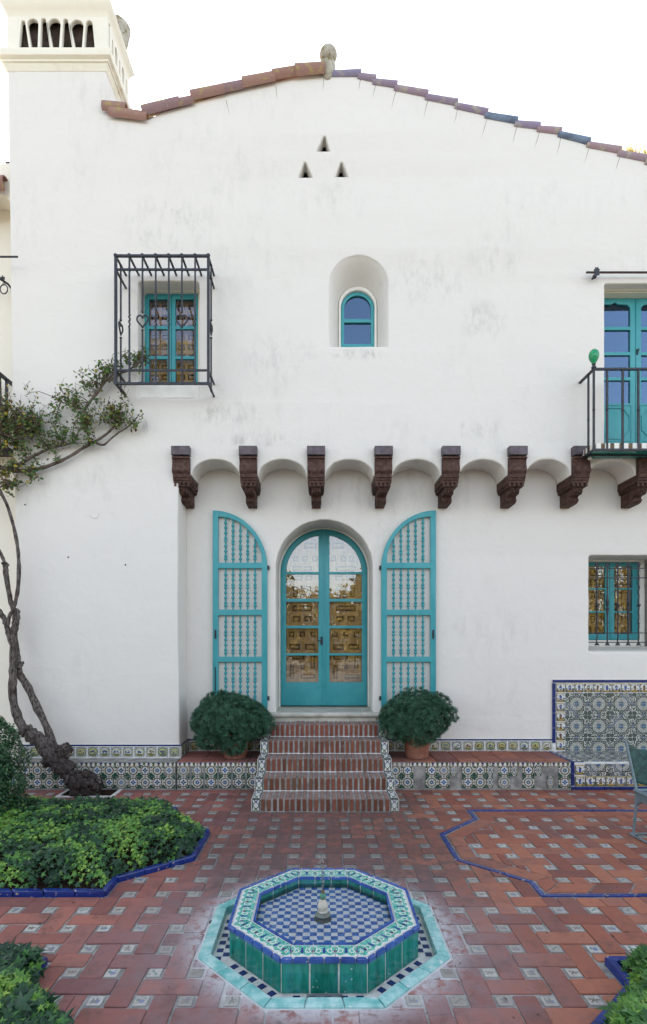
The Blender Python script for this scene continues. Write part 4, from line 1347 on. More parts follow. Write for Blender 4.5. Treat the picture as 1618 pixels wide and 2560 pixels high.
# sill stone
mb = MB()
pr = [(7.80, .862), (7.735, .862), (7.725, .870), (7.718, .885), (7.718, .905), (7.726, .922), (7.738, .928), (7.80, .928)]
mb.prism(pr, DX - .815, DX + .815); mb.box(DX - .698, DX + .698, 7.802, YD + .1, .85, .929); mb.box(DX - .75, DX + .75, 7.762, 7.797, .79, .861)
mb.build('door_sill', 'stone_sill', house, 40)

# ---- spindle shutters
def spindle_mesh(L, first):
    mb = MB(); pr = [(.011, 0), (.011, .012)]
    z = .012
    def ring(r_, h):
        nonlocal z
        pr.append((.010, z)); pr.append((r_, z + h * .35)); pr.append((r_, z + h * .65)); pr.append((.010, z + h)); z += h
    def bead():
        nonlocal z
        for k in range(7):
            a = math.pi * k / 6; pr.append((.009 + .0155 * math.sin(a), z + .042 * (1 - math.cos(a)) / 2 * 1.0))
        z += .042
    unit = .042 + .014 + .008
    k = 0
    ring(.014, .012); ring(.013, .010)
    while z + .062 < L - .02:
        bead()
        if k % 4 == first % 4: pass
        else: ring(.0145, .011); ring(.0125, .009); ring(.0145, .011)
        k += 1
    while z < L - .012: ring(.014, min(.011, L - z))
    pr.append((.010, L))
    mb.lathe(pr, n=10)
    return mb.mesh('spindle', 'teal_paint', 50)
SPM = {}
def shutter(s_):
    YS = 7.735
    inner = DX + s_ * .818; wd = .782; zb = .985; zt_, zm = 3.826, 3.0
    f = lambda pts: [(inner + s_ * u, z) for u, z in pts]
    rise = zt_ - zm
    outl = [(0, zb), (wd, zb), (wd, zt_)] + [(wd - wd * math.sin(R(90) * k / 20), zm + rise * math.cos(R(90) * k / 20)) for k in range(21)]
    st = .079
    wi, ri = wd - 2 * st, rise - .09
    arcp = lambda u: zm + ri * math.sqrt(max(0, 1 - ((wd - st - u) / (wd - 2 * st + .02)) ** 2)) - .0
    bands = [(3.077, None), (2.404, 2.995), (1.729, 2.323), (1.06, 1.653)]
    hs = [f([(st, 3.077), (wd - st, 3.077)] + [(wd - st - wi * k / 20, max(3.079, arcp(wd - st - wi * k / 20))) for k in range(21)])]
    for z0, z1 in bands[1:]: hs.append(f(rect(st, wd - st, z0, z1)))
    o = plate('shutter', f(outl), hs, 'teal_paint', YS, YS + .045, house, bevel=.004, res=1)
    for bi, (z0, z1) in enumerate(bands):
        for k in range(5):
            u = .177 + .1055 * k
            t = z1 if z1 else arcp(u)
            L = t - z0
            key = round(L, 2)
            if key not in SPM: SPM[key] = spindle_mesh(L, k)
            link(D.objects.new('spindle', SPM[key]), o, (inner + s_ * u, YS + .024, z0))
    for z in (PZ(1419, 7.74), PZ(1746, 7.74)):
        mb = MB(); xx = inner - s_ * .014
        mb.lathe([(.016, -.03), (.016, .03)], (xx, YS + .03, z), 8); mb.box(xx - .012, xx + .012, YS + .028, YR + .02, z - .012, z + .012)
        mb.build('hinge', 'iron', o, 40)
    mb = MB(); hx = inner + s_ * (wd - .04); hz = PZ(1586, 7.74)
    mb.cbox(hx - .014, hx + .014, YS - .006, YS - .0005, hz - .065, hz + .065, .002); mb.tube([(hx, YS - .006, hz + .035), (hx, YS - .035, hz + .02), (hx, YS - .035, hz - .02), (hx, YS - .006, hz - .035)], .006, 6)
    mb.build('pull', 'iron', o, 40)
    if s_ < 0:
        mb = MB(); mb.tube([(hx, YS - .012, PZ(1668, 7.74)), (hx, YS - .012, PZ(1728, 7.74))], .007, 6); mb.build('bolt_rod', 'iron', o, 40)
shutter(-1); shutter(1)

# ---- casement windows
def casement(x0, x1, z0, z1, y, cells, glassm, panel=None, arch_top=None):
    w_ = D.objects.new('window', None); link(w_, house, ((x0 + x1) / 2, y, z0))
    return w_
def panes(w_, hs, y, gm_):
    for h in hs:
        c = Vector((sum(p[0] for p in h) / len(h), sum(p[1] for p in h) / len(h)))
        link(D.objects.new('pane', flat('pane', [tuple(c + (Vector(p) - c) * 1.012) for p in h], [], gm_, y, y + .005, 0)), w_)
GRIDC = []
for a in range(2):
    for k in range(9): GRIDC.append((.10 + .46 * a, .44 + .46 * a, .03 + k * .108, .03 + k * .108 + .06))
# upper left
yw = 7.61
w1_ = casement(-2.475, -1.713, 5.474, 6.85, yw, None, None)
for (x0, x1, px0, px1) in ((-2.475, -2.097, -2.41, -2.15), (-2.092, -1.713, -2.035, -1.775)):
    hs = [rect(px0, px1, a, b) for a, b in ((6.394, 6.772), (5.972, 6.350), (5.55, 5.928))]
    plate('sash', rect(x0, x1, 5.474, 6.848), hs, 'teal_paint', yw, yw + .04, w1_, bevel=.004, res=1)
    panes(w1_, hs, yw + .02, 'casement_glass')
    carved('carved_shutter', px0 - .03, px1 + .03, 5.5, 6.82, yw + .10, [(a, b, c, d) for a, b, c, d in GRIDC], w1_)
mb = MB(); mb.box(-2.466, -1.648, yw - .10, yw + .03, 6.853, 6.895); mb.box(-2.466, -1.648, yw - .07, yw - .045, 6.835, 6.851); mb.box(-1.711, -1.645, yw - .02, yw + .03, 5.47, 6.851)
mb.build('casing', 'plaster_trim', w1_)
mb = MB(); mb.box(HWL[0] - .002, HWL[1] + .002, YF + .03, yw + .05, HWL[2] + .012, 5.47); mb.build('window_sill', 'white_paint', w1_)
# lower right
yw = 8.30
w2_ = casement(4.026, 4.888, 1.968, 3.161, yw, None, None)
for (x0, x1, px0, px1) in ((4.026, 4.454, 4.112, 4.388), (4.459, 4.888, 4.527, 4.803)):
    hs = [rect(px0, px1, a, b) for a, b in ((2.767, 3.099), (2.414, 2.743), (2.06, 2.386))]
    plate('sash', rect(x0, x1, 1.97, 3.16), hs, 'teal_paint', yw, yw + .04, w2_, bevel=.004, res=1)
    panes(w2_, hs, yw + .02, 'window_glass')
    cs = []
    for k in range(3):
        b_ = .03 + k * .325
        cs += [(.10, .27, b_ + .17, b_ + .27), (.39, .61, b_ + .17, b_ + .27), (.73, .90, b_ + .17, b_ + .27), (.14, .44, b_ + .02, b_ + .12), (.56, .86, b_ + .02, b_ + .12)]
    carved('carved_shutter', px0 - .03, px1 + .03, 2.0, 3.14, yw + .10, cs, w2_)
plate('casing', rect(3.94, 4.965, 1.87, 3.235), [rect(4.024, 4.892, 1.966, 3.164)], 'white_paint', yw - .05, yw + .08, w2_, bevel=.008, res=1)
mb = MB(); mb.prism([(YR + .02, HWR[2] - .02), (YR + .02, HWR[2] + .012), (8.25, 1.872), (8.39, 1.872), (8.39, HWR[2] - .02)], HWR[0] - .005, HWR[1] + .005); mb.build('window_sill', 'stucco_white', w2_)
mb = MB(); mb.box(HWR[0] - .1, HWR[1] + .1, 8.405, 8.42, 1.7, 3.3)
# niche window
yw = 7.68; xn = .535
w3_ = casement(.3, .77, 6.0, 6.92, yw, None, None)
zc_ = 6.681
hs = [[(xn - .189, 6.534), (xn + .189, 6.534)] + [(xn + .189 * math.cos(math.pi * k / 16), zc_ + .189 * math.sin(math.pi * k / 16)) for k in range(17)], rect(xn - .189, xn + .189, 6.179, 6.485)]
plate('sash', arch(xn, .236, 6.10, zc_), hs, 'teal_paint', yw, yw + .04, w3_, bevel=.005, res=1)
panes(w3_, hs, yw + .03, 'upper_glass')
plate('casing', arch(xn, .272, 5.955, zc_ + .02), [arch(xn, .238, 6.0, zc_)], 'white_paint', yw - .04, yw + .05, w3_, bevel=.012, res=2)
def loop_arch(cx, half, z0, zs, n=20):
    p = [(cx - half, z0), (cx - half, z0 + (zs - z0) * .5)] + [(cx + half * math.cos(math.pi - math.pi * i / n), zs + half * math.sin(math.pi * i / n)) for i in range(n + 1)] + [(cx + half, z0 + (zs - z0) * .5), (cx + half, z0)]
    return p
mb = MB(); stp = 8; vs, fs = [], []
for i in range(stp + 1):
    t = i / stp; e = t
    hf = NCH[1] + .004 + (.274 - NCH[1]) * (t ** .9); c = NCH[0] + (xn - NCH[0]) * t
    zs = NCH[3] + (zc_ + .02 - NCH[3]) * t
    y = YF + .012 + (yw - .03 - YF) * (t ** 1.15)
    vs += [(x, y, z) for x, z in loop_arch(c, hf, NCH[2] - .01, zs)]
n = len(vs) // (stp + 1)
for i in range(stp):
    for k in range(n): fs.append((i * n + k, (i + 1) * n + k, (i + 1) * n + (k + 1) % n, i * n + (k + 1) % n))
mb.add(vs, fs); mb.build('niche_splay', 'stucco_white', house, 60)
# balcony door
yw = 7.62; cxb = 4.457
w4_ = casement(3.87, 5.05, 4.5, 6.79, yw, None, None)
for s_ in (-1, 1):
    f = lambda pts: [(cxb + s_ * u, z) for u, z in pts]
    hs = []
    u0, u1 = .078, .510
    topp = [(u0, 6.389), (u1, 6.389), (u1, 6.66), (u1 - .04, 6.70)] + [(u1 - .10, 6.705), ((u0 + u1) / 2 + .05, 6.705), ((u0 + u1) / 2, 6.735), ((u0 + u1) / 2 - .05, 6.705), (u0 + .10, 6.705)] + [(u0 + .04, 6.70), (u0, 6.66)]
    hs.append(f(topp))
    for a, b in ((6.032, 6.344), (5.676, 5.988), (5.309, 5.632)): hs.append(f(rect(u0, u1, a, b)))
    plate('door_leaf', f(rect(.003, .585, 4.515, 6.788)), hs, 'teal_paint', yw, yw + .045, w4_, bevel=.005, res=1)
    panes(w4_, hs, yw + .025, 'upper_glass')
    ring = lambda d: f([(u0 + d, 4.80 + .12), (u0 + d + .03, 4.80 + .10), (u0 + .09, 4.80 + d + .02), (u0 + .12, 4.80 + d), (u1 - .12, 4.80 + d), (u1 - .09, 4.80 + d + .02), (u1 - d - .03, 4.90), (u1 - d, 4.92), (u1 - d, 5.13), (u1 - d - .03, 5.15), (u1 - .09, 5.25 - d - .02), (u1 - .12, 5.25 - d), (u0 + .12, 5.25 - d), (u0 + .09, 5.25 - d - .02), (u0 + d + .03, 5.15), (u0 + d, 5.13)])
    plate('panel_moulding', ring(.0), [ring(.018)], 'teal_paint', yw - .012, yw - .0005, w4_, bevel=.004, res=1)
    plate('panel_moulding', f(rect(u0 - .02, u1 + .02, 4.765, 5.285)), [f(rect(u0 - .008, u1 + .008, 4.777, 5.273))], 'teal_paint', yw - .008, yw - .0005, w4_, bevel=.003, res=1)
mb = MB(); mb.box(3.868, 5.088, yw - .12, yw + .05, 6.792, 6.845); mb.box(3.868, 5.088, yw - .16, yw - .121, 6.80, 6.83); mb.build('casing', 'plaster_trim', w4_)
mb = MB(); hx, hz = cxb + .02, PZ(600 + 710 * .3942, yw); mb.cbox(hx - .012, hx + .012, yw - .01, yw, hz - .04, hz + .04, .003); mb.tube([(hx, yw - .01, hz), (hx, yw - .04, hz), (hx, yw - .042, hz + .03)], .007, 6); mb.build('door_handle', 'iron', w4_)
mb = MB(); mb.box(-4.0, XE - .35, 9.5, 9.52, 0, 9); mb.build('interior_shade_sheet', 'void_shade', house)  # near-black sheet added, standing in for the unlit rooms

# ------------------------------------------------------------------ iron grille, upper left
grl = thing('window_grille', (FX(400), 7.1, 5.3), 'black iron box grille with hearts over the upper left window', 'grille')
YG = 6.96
gx = lambda px: PX(px, YG); gz = lambda py: PZ(py, YG)
xs0 = [.3942 * v for v in (730, 815, 898, 982, 1065, 1148, 1232, 1316)]
ZT_, Z2, Z3, ZB_ = gz(640), gz(674), gz(926), gz(959)
def heart(cx_, cz, sc, y, plane='x'):
    pts = []
    for k in range(29):
        t = -math.pi + 2 * math.pi * k / 28 ; 
        hx_ = 16 * math.sin(t) ** 3 / 16; hz_ = (13 * math.cos(t) - 5 * math.cos(2 * t) - 2 * math.cos(3 * t) - math.cos(4 * t)) / 15
        pts.append((cx_ + hx_ * sc, y, cz + hz_ * sc * 1.15) if plane == 'x' else (cx_, y + hx_ * sc, cz + hz_ * sc * 1.15))
    return pts
for k, xx in enumerate(xs0):
    x = gx(xx + (2.5 if k else 2))
    mb = MB()
    if k in (2, 5):
        mb.bar((x, YG, ZT_), (x, YG, gz(781)), .0095); mb.bar((x, YG, gz(825)), (x, YG, ZB_), .0095)
        mb.tube(heart(x, gz(803) + .008, .073, YG), .011, 6, cap=False)
        mb.ball((x, YG, gz(780)), .017, 8, 6); mb.ball((x, YG, gz(826)), .017, 8, 6)
    elif k in (0, 7):
        mb.bar((x, YG, ZT_), (x, YG, ZB_), .016)
    else:
        mb.bar((x, YG, ZT_), (x, YG, gz(785)), .0095); mb.bar((x, YG, gz(820)), (x, YG, ZB_), .0095)
        pts = [(x + .007 * math.cos(q * 1.1), YG + .007 * math.sin(q * 1.1), gz(785) + (gz(820) - gz(785)) * q / 16) for q in range(17)]
        mb.tube(pts, [.010 + .003 * (q % 2) for q in range(17)], 6)
    for z in (ZT_, ZB_): mb.lathe([(.024, -.014), (.026, 0), (.012, .004), (.012, .0)], (x, YG - .006, z), 10, axis='y')
    for z in (Z2, Z3): mb.box(x - .014, x + .014, YG - .014, YG + .014, z - .016, z + .016)
    mb.build('upright_bar', 'iron', grl, 40)
    mb = MB(); mb.bar((x, YG, ZT_), (x, YF + .03, ZT_), .011); mb.build('stay_bar', 'iron', grl)
xl, xr = gx(xs0[0] + 2), gx(xs0[-1] + 2.5)
for z, r_ in ((ZT_, .014), (Z2, .011), (Z3, .011), (ZB_, .014)):
    mb = MB(); mb.bar((xl, YG, z), (xr, YG, z), r_); mb.build('cross_bar', 'iron', grl)
for x in (xl, xr):
    for z in (Z2, Z3, ZB_):
        mb = MB(); mb.bar((x, YG, z), (x, YF + .03, z), .011); mb.build('stay_bar', 'iron', grl)
    ym = (YG + YF) / 2 - .01
    mb = MB(); mb.bar((x, ym, ZT_), (x, ym, gz(781)), .0095); mb.bar((x, ym, gz(825)), (x, ym, ZB_ - .03), .0095)
    mb.tube(heart(x, gz(803) + .008, .07, ym, 'y'), .011, 6, cap=False)
    for z in (gz(780), gz(826), ZT_, Z2, Z3, ZB_): mb.ball((x, ym, z), .018, 8, 6)
    mb.build('upright_bar', 'iron', grl, 40)

# iron grille, lower right
gr2 = thing('window_grille', (4.45, YR + .06, 1.83), 'black iron grille with knobs and thistle finials set in the lower right window', 'grille')
YG2 = YR + .07
for k in range(7):
    x = PX(1118 + .3285 * (1140 + 79.3 * (k - 1 + .0)), YG2)
    if x < HWR[0] + .03 or x > HWR[1] - .02: continue
    z0, z1 = PZ(1612, YG2), PZ(1412, YG2)
    mb = MB(); zk = PZ(1360 + 467 * .3285, YG2)
    if k % 2 == 1:
        pts = [(x + .004 * math.cos(q * 1.3), YG2 + .004 * math.sin(q * 1.3), z0 + (z1 - z0) * q / 40) for q in range(41)]
        mb.tube(pts, .0105, 6); mb.ball((x, YG2, zk), (.028, .028, .022), 10, 7)
    else:
        mb.lathe([(.010, z0 - zk), (.011, -.16), (.020, -.07), (.023, -.035), (.012, -.03), (.012, -.012), (.028, -.004), (.028, .004), (.012, .014), (.022, .03), (.025, .05), (.016, .10), (.010, .17), (.010, z1 - zk)], (x, YG2, zk), 10)
    for zc2 in (PZ(1360 + 328 * .3285, YG2), PZ(1360 + 605 * .3285, YG2)): mb.lathe([(.008, -.008), (.020, -.004), (.020, .004), (.008, .008)], (x, YG2, zc2), 8)
    # thistle top and claw foot
    for q in (-2, -1, 0, 1, 2):
        mb.tube([(x, YG2, z1 - .035), (x + q * .014, YG2, z1 + .01), (x + q * .017, YG2, z1 + .04 - abs(q) * .012)], [.009, .008, .002], 5)
        mb.tube([(x, YG2, z0 + .035), (x + q * .012, YG2, z0 + .005), (x + q * .018, YG2, z0 - .015)], [.009, .007, .003], 5)
    mb.build('upright_bar', 'iron', gr2, 40)
for py in (1360 + 185 * .3285, 1360 + 258 * .3285, 1360 + 677 * .3285, 1360 + 748 * .3285):
    z = PZ(py, YG2); mb = MB(); mb.box(HWR[0] - .02, HWR[1] + .02, YG2 - .006, YG2 + .006, z - .007, z + .007); mb.build('cross_bar', 'iron', gr2)

# ------------------------------------------------------------------ balcony
bal = thing('balcony', (4.475, 7.15, 4.43), 'small iron railed balcony with green underside tiles and a green glass ball', 'balcony')
YB = 6.96; XB0, XB1 = 3.53, 5.42
mb = MB(); mb.box(XB0 + .02, XB1 - .02, YB + .02, YF - .001, 4.44, 4.49); mb.build('slab', 'mortar_grey', bal)
for k in range(16):
    x = XB0 + .03 + k * .118
    mb = MB(); mb.cbox(x, x + .066, YB, YB + .03, 4.433, 4.508, .004); mb.build('edge_tile', 'white_paint', bal)
    mb = MB(); mb.cbox(x + .070, x + .114, YB + .002, YB + .03, 4.433, 4.506, .004); mb.build('edge_tile', 'edge_brown', bal)
for k in range(3):
    y = YB + .03 + k * .115
    for x_, s_ in ((XB0, 1),):
        mb = MB(); mb.box(x_, x_ + .019, y, y + .066, 4.433, 4.508); mb.build('edge_tile', 'white_paint', bal)
        mb = MB(); mb.box(x_ + .001, x_ + .019, y + .07, y + .112, 4.433, 4.506); mb.build('edge_tile', 'edge_brown', bal)
for k in range(8):
    for j in range(2):
        mb = MB(); x = XB0 + .03 + k * .23; y = YB + .035 + j * .165
        mb.box(x, x + .224, y, y + .155, 4.425, 4.439); mb.build('soffit_tile', 'glaze_green', bal)
mb = MB(); mb.box(XB0 - .012, XB1 + .012, YB - .014, YB - .001, 4.405, 4.432); mb.box(XB0 - .012, XB0 - .001, YB, YF + .02, 4.405, 4.432); mb.box(XB1 + .001, XB1 + .012, YB, YF + .02, 4.405, 4.432)
mb.box(XB0, XB1, YB, YB + .03, 4.412, 4.424); mb.box(XB0, XB1, YB + .185, YB + .20, 4.405, 4.424)
mb.build('slab_frame', 'iron', bal)
ZR = PZ(923, YB)
mb = MB(); mb.box(XB0 - .015, XB1 + .015, YB - .018, YB + .018, ZR - .012, ZR + .012); mb.build('handrail', 'iron', bal)
for x in (XB0, XB1):
    mb = MB(); mb.box(x - .016, x + .016, YB + .02, YF + .02, ZR - .012, ZR + .012); mb.build('handrail', 'iron', bal)
    mb = MB(); mb.bar((x, YB + .14, 4.42), (x, YB + .14, ZR - .013), .0105); mb.ball((x, YB + .14, PZ(1039, YB)), .018, 8, 6); mb.build('baluster', 'iron', bal)
nb = 9
for k in range(nb):
    x = XB0 + (XB1 - XB0) * k / (nb - 1) if k == 0 or k == nb - 1 else XB0 + .175 * k + (k - 1) * .026 - .004
    mb = MB(); mb.bar((x, YB, 4.42), (x, YB, ZR - .013), .0115); mb.ball((x, YB, PZ(1025, YB)), .02, 8, 6); mb.build('baluster', 'iron', bal)
for x in (XB0, XB1):
    mb = MB(); mb.lathe([(.03, 0), (.03, .02), (.018, .03), (.022, .045), (.026, .055)], (x, YB, ZR + .012), 12); mb.build('ball_socket', 'iron', bal, 40)
    mb = MB(); mb.lathe([(.02, 0), (.026, .02), (.045, .05), (.062, .09), (.064, .125), (.052, .165), (.028, .19), (.004, .2)], (x, YB, ZR + .06), 18); mb.build('glass_ball', 'green_glass', bal, 60)
# small spherical fitting on the seventh corbel
mb = MB(); mb.ball((CBX[6] + .07, 7.20, FZ(1154)), .028, 10, 8); mb.tube([(CBX[6] + .07, 7.2, FZ(1154) + .02), (CBX[6] + .07, 7.2, FZ(1143) + .02)], .012, 6)
o = link(D.objects.new('round_fitting', mb.mesh('round_fitting', 'ball_fixture', 50)), bal)

# rod over the balcony door
rod = thing('awning_rod', (4.4, 7.24, PZ(681, 7.24)), 'rusty iron rod with a flat finial above the balcony door', 'iron rod')
yr, zr_ = 7.24, PZ(681, 7.24)
mb = MB(); mb.tube([(PX(1466, yr), yr, zr_), (5.6, yr, zr_)], .014, 8); mb.build('rod', 'iron_rust', rod, 50)
for x in (PX(1491, yr), 5.4):
    mb = MB()
    pl = [(-.03, -.05), (.035, -.045), (.032, .01), (.04, .03), (.02, .04), (.012, .065), (-.002, .05), (-.02, .062), (-.022, .035), (-.04, .03), (-.032, .0)]
    mb.add([(x + a, yr - .02, zr_ + b) for a, b in pl] + [(x + a, yr - .008, zr_ + b) for a, b in pl], [tuple(range(11)), tuple(range(11, 22))[::-1]] + [(i, (i + 1) % 11, (i + 1) % 11 + 11, i + 11) for i in range(11)])
    mb.build('finial_plate', 'iron', rod)
    mb = MB(); mb.tube([(x, yr, zr_ - .016), (x - .01, YF + .02, zr_ - .03)], .012, 8); mb.ball((x - .022, yr + .0, zr_ - .055), .028, 10, 8); mb.build('bracket', 'iron', rod, 40)

# ------------------------------------------------------------------ wing at the far left with its ironwork
wing = thing('house_wing', (-6.5, 7.9, 0), 'cream stucco wing of the house behind the left corner', 'house')
YW = 7.805
mb = MB(); mb.box(-9, -4.135, YW, 8.6, -.05, PZ(478, YW)); mb.build('wing_wall', 'stucco_cream', wing)
vb = [(-9, 8.55), (-9, 7.9)]
for k in range(5):
    c = -8.5 + .96 * k
    vb += [(c - .4 * math.cos(math.pi * j / 10), 7.95 + .24 * math.sin(math.pi * j / 10)) for j in range(11)]
vb += [(-4.23, 7.95), (-4.25, 8.55)]
plate('arched_cornice', vb[::-1], [], 'stucco_cream', 7.45, YW - .002, wing, bevel=.012)
for k in range(14):
    x = -9.395 + k * .36
    p = barrel('roof_tile', (x, PZ(462, 7.4) + (x + 4.3) * .1), (x + .42, PZ(456, 7.4) + (x + 4.3) * .1), .115, .125, 'roof_clay', 7.42, -60, 170)
    p.parent = wing; p.matrix_parent_inverse = Matrix.Translation(-WL[wing.name])
    p = barrel('roof_tile', (x, PZ(444, 7.5) + (x + 4.3) * .1), (x + .40, PZ(438, 7.5) + (x + 4.3) * .1), .08, .085, 'roof_clay_dark', 7.6, 0, 160)
    p.parent = wing; p.matrix_parent_inverse = Matrix.Translation(-WL[wing.name])
mb = MB(); mb.add([(PX(11, 8.2), 8.2, PZ(404, 8.2)), (-4.2, 8.2, PZ(398, 8.2)), (-4.2, 8.2, PZ(450, 8.2)), (PX(11, 8.2), 9.2, PZ(404, 8.2)), (-4.2, 9.2, PZ(398, 8.2)), (-4.2, 9.2, PZ(450, 8.2))], [(0, 1, 2), (5, 4, 3), (0, 3, 4, 1), (1, 4, 5, 2), (0, 2, 5, 3)])
mb.build('ridge_end', 'roof_clay_dark', wing)
rd2 = thing('awning_rod', (-5, 7.15, PZ(642, 7.15)), 'black iron rod ending at the left edge before the cream wing', 'iron rod')
mb = MB(); z = PZ(642, 7.15); mb.tube([(-6, 7.15, z), (PX(45, 7.15), 7.15, z)], .012, 8); mb.build('rod', 'iron', rd2, 50)
mb = MB(); mb.tube([(-5.8, 7.15, z), (-5.8, YW + .02, z)], .012, 6); mb.build('bracket', 'iron', rd2, 50)
hk = thing('lantern_hook', (-4.45, 7.5, PZ(680, 7.6)), 'scrolled black iron hook with a hanging ring on the cream wing', 'iron hook')
mb = MB(); yk = 7.55
mb.tube([(PX(29, YW), YW + .02, PZ(722, YW)), (PX(20, 7.65), 7.65, PZ(710, 7.65)), (PX(8, yk), yk, PZ(702, yk)), (PX(-3, yk), yk - .1, PZ(701, yk)), (PX(-14, yk), yk - .15, PZ(712, yk))], [.017, .016, .015, .013, .01], 6)
for q in (-1, 0, 1): mb.tube([(PX(8, yk), yk, PZ(702, yk)), (PX(7 + q * 2.5, yk), yk, PZ(695, yk)), (PX(6 + q * 6, yk), yk, PZ(688 if q == 0 else 692, yk))], [.02, .016, .003], 6)
mb.build('hook_arm', 'iron', hk, 50)
mb = MB(); c = P3(10, 723, yk - .01); mb.tube([(c.x + .052 * math.cos(2 * math.pi * k / 20), c.y, c.z + .064 * math.sin(2 * math.pi * k / 20)) for k in range(21)], .008, 6, cap=False)
c = P3(10, 710, yk - .01); mb.tube([(c.x + .016 * math.cos(2 * math.pi * k / 10), c.y, c.z + .016 * math.sin(2 * math.pi * k / 10)) for k in range(11)], .005, 6, cap=False)
mb.build('ring', 'iron', hk, 50)
rl_ = thing('balcony_railing', (-4.7, 7.5, PZ(1060, 7.6)), 'dark iron balcony railing at the left edge above the climbing rose', 'railing')
yy0, yy1 = 7.0, YW + .01
xr_ = PX(31, YW); zr_ = PZ(961, YW)
mb = MB(); mb.box(xr_ - .02, xr_ + .02, yy0, yy1, zr_ - .02, zr_ + .02); mb.box(-6.2, xr_ - .02, yy0 - .02, yy0 + .02, zr_ - .02, zr_ + .02); mb.build('handrail', 'iron', rl_)
for k in range(5):
    y = 7.66 - k * .16
    mb = MB(); mb.bar((xr_, y, zr_ - .95), (xr_, y, zr_ - .02), .014); mb.build('baluster', 'iron', rl_)
for k in range(8):
    mb = MB(); x = xr_ - .2 - k * .16; mb.bar((x, yy0, zr_ - .95), (x, yy0, zr_ - .02), .012); mb.build('baluster', 'iron', rl_)
mb = MB(); mb.box(-6.2, xr_ + .02, yy0 - .03, yy1, zr_ - 1.05, zr_ - .95); mb.build('slab', 'iron', rl_)

# ------------------------------------------------------------------ entrance steps
st = thing('entrance_steps', (.06, 7.0, 0), 'five red brick steps with painted tile cheeks up to the teal door', 'steps')
YS_ = [6.18, 6.51, 6.81, 7.13, 7.45, 7.763]; ZS_ = [.15, .305, .47, .637, .800]
SX = .06; BW = 1.49 / 22
mb = MB()
for i in range(5):
    z0 = ZS_[i - 1] if i else -.03
    mb.box(SX - .745, SX + .745, YS_[i] + .010, 7.762, z0 - .006 if i else z0, ZS_[i] - .006)
    mb.box(SX - .838, SX - .7455, YS_[i] + .012, 7.762, z0 - .01 if i else z0, ZS_[i] - .008); mb.box(SX + .7455, SX + .838, YS_[i] + .012, 7.762, z0 - .01 if i else z0, ZS_[i] - .008)
mb.build('mortar_core', 'mortar_grey', st)
for i in range(1, 5):
    mb = MB(); mb.cbox(SX - .745, SX + .745, YS_[i] - .010, YS_[i] + .012, ZS_[i - 1] - .006, ZS_[i - 1] + .004, .003); mb.build('mortar_joint', 'mortar_white', st)
def brick(x, i):
    """brick on edge: its end makes the riser, its narrow side the tread; rounded nose"""
    w_ = BW * random.uniform(.60, .68); y0 = YS_[i] + random.uniform(-.004, .004); y1 = YS_[i + 1] + (.012 if i < 4 else -.004)
    z0 = (ZS_[i - 1] if i else 0) + random.uniform(.004, .010); z1 = ZS_[i] + random.uniform(-.003, .003)
    r_ = random.uniform(.010, .018)
    pr = [(y0 + random.uniform(0, .004), z0), (y0, (z0 + z1) / 2), (y0, z1 - r_), (y0 + r_ * .35, z1 - r_ * .3), (y0 + r_, z1), (y1, z1 + random.uniform(-.002, .002)), (y1, z0)]
    b = .004
    mb = MB(); n = len(pr); sk = random.uniform(-.003, .003)
    cy, cz = (y0 + y1) / 2, (z0 + z1) / 2
    ins = lambda p: (p[0] + (b if p[0] < cy else 0), p[1] + (-b if p[1] > cz else 0))
    rings = [(x - w_ / 2, True), (x - w_ / 2 + b, False), (x + w_ / 2 - b, False), (x + w_ / 2, True)]
    vs = [(xx + (sk if p[1] > cz else 0), *(ins(p) if inn else p)) for xx, inn in rings for p in pr]
    fs = [tuple(range(n)), tuple(range(3 * n, 4 * n))[::-1]]
    for r0 in range(3):
        for k in range(n): fs.append((r0 * n + k, r0 * n + (k + 1) % n, (r0 + 1) * n + (k + 1) % n, (r0 + 1) * n + k))
    mb.add(vs, fs); mb.build('brick', 'brick_clay', st)
for i in range(5):
    for k in range(22): brick(SX - .745 + BW * (k + .5) + random.uniform(-.002, .002), i)
for i in range(5):
    z0 = ZS_[i - 1] if i else 0
    for s_ in (-1, 1):
        x = SX + s_ * .793
        m1 = tile_mesh('cheek_tile', .080, ZS_[i] - z0 - .016, 'interlace_paint', .012)
        lay('cheek_tile', m1, st, (x, YS_[i] + .001, (z0 + ZS_[i]) / 2 - .001), FRONT, .01)
        m2 = tile_mesh('cheek_tile', .080, YS_[i + 1] - YS_[i] - .018, 'interlace_paint', .012)
        lay('cheek_tile', m2, st, (x, (YS_[i] + YS_[i + 1]) / 2 + .004, ZS_[i] + .002), UP, .008)
mb = MB()
for s_ in (-1, 1):
    for i in range(5):
        z0 = ZS_[i - 1] if i else 0
        x = SX + s_ * .8405; mb.box(min(x, x + s_ * .006), max(x, x + s_ * .006), YS_[i] + .004, 7.09 if YS_[i] < 7.0 else 7.76, z0 if i else .0, ZS_[i] - .004)
mb.build('cheek_plaster', 'mortar_white', st)

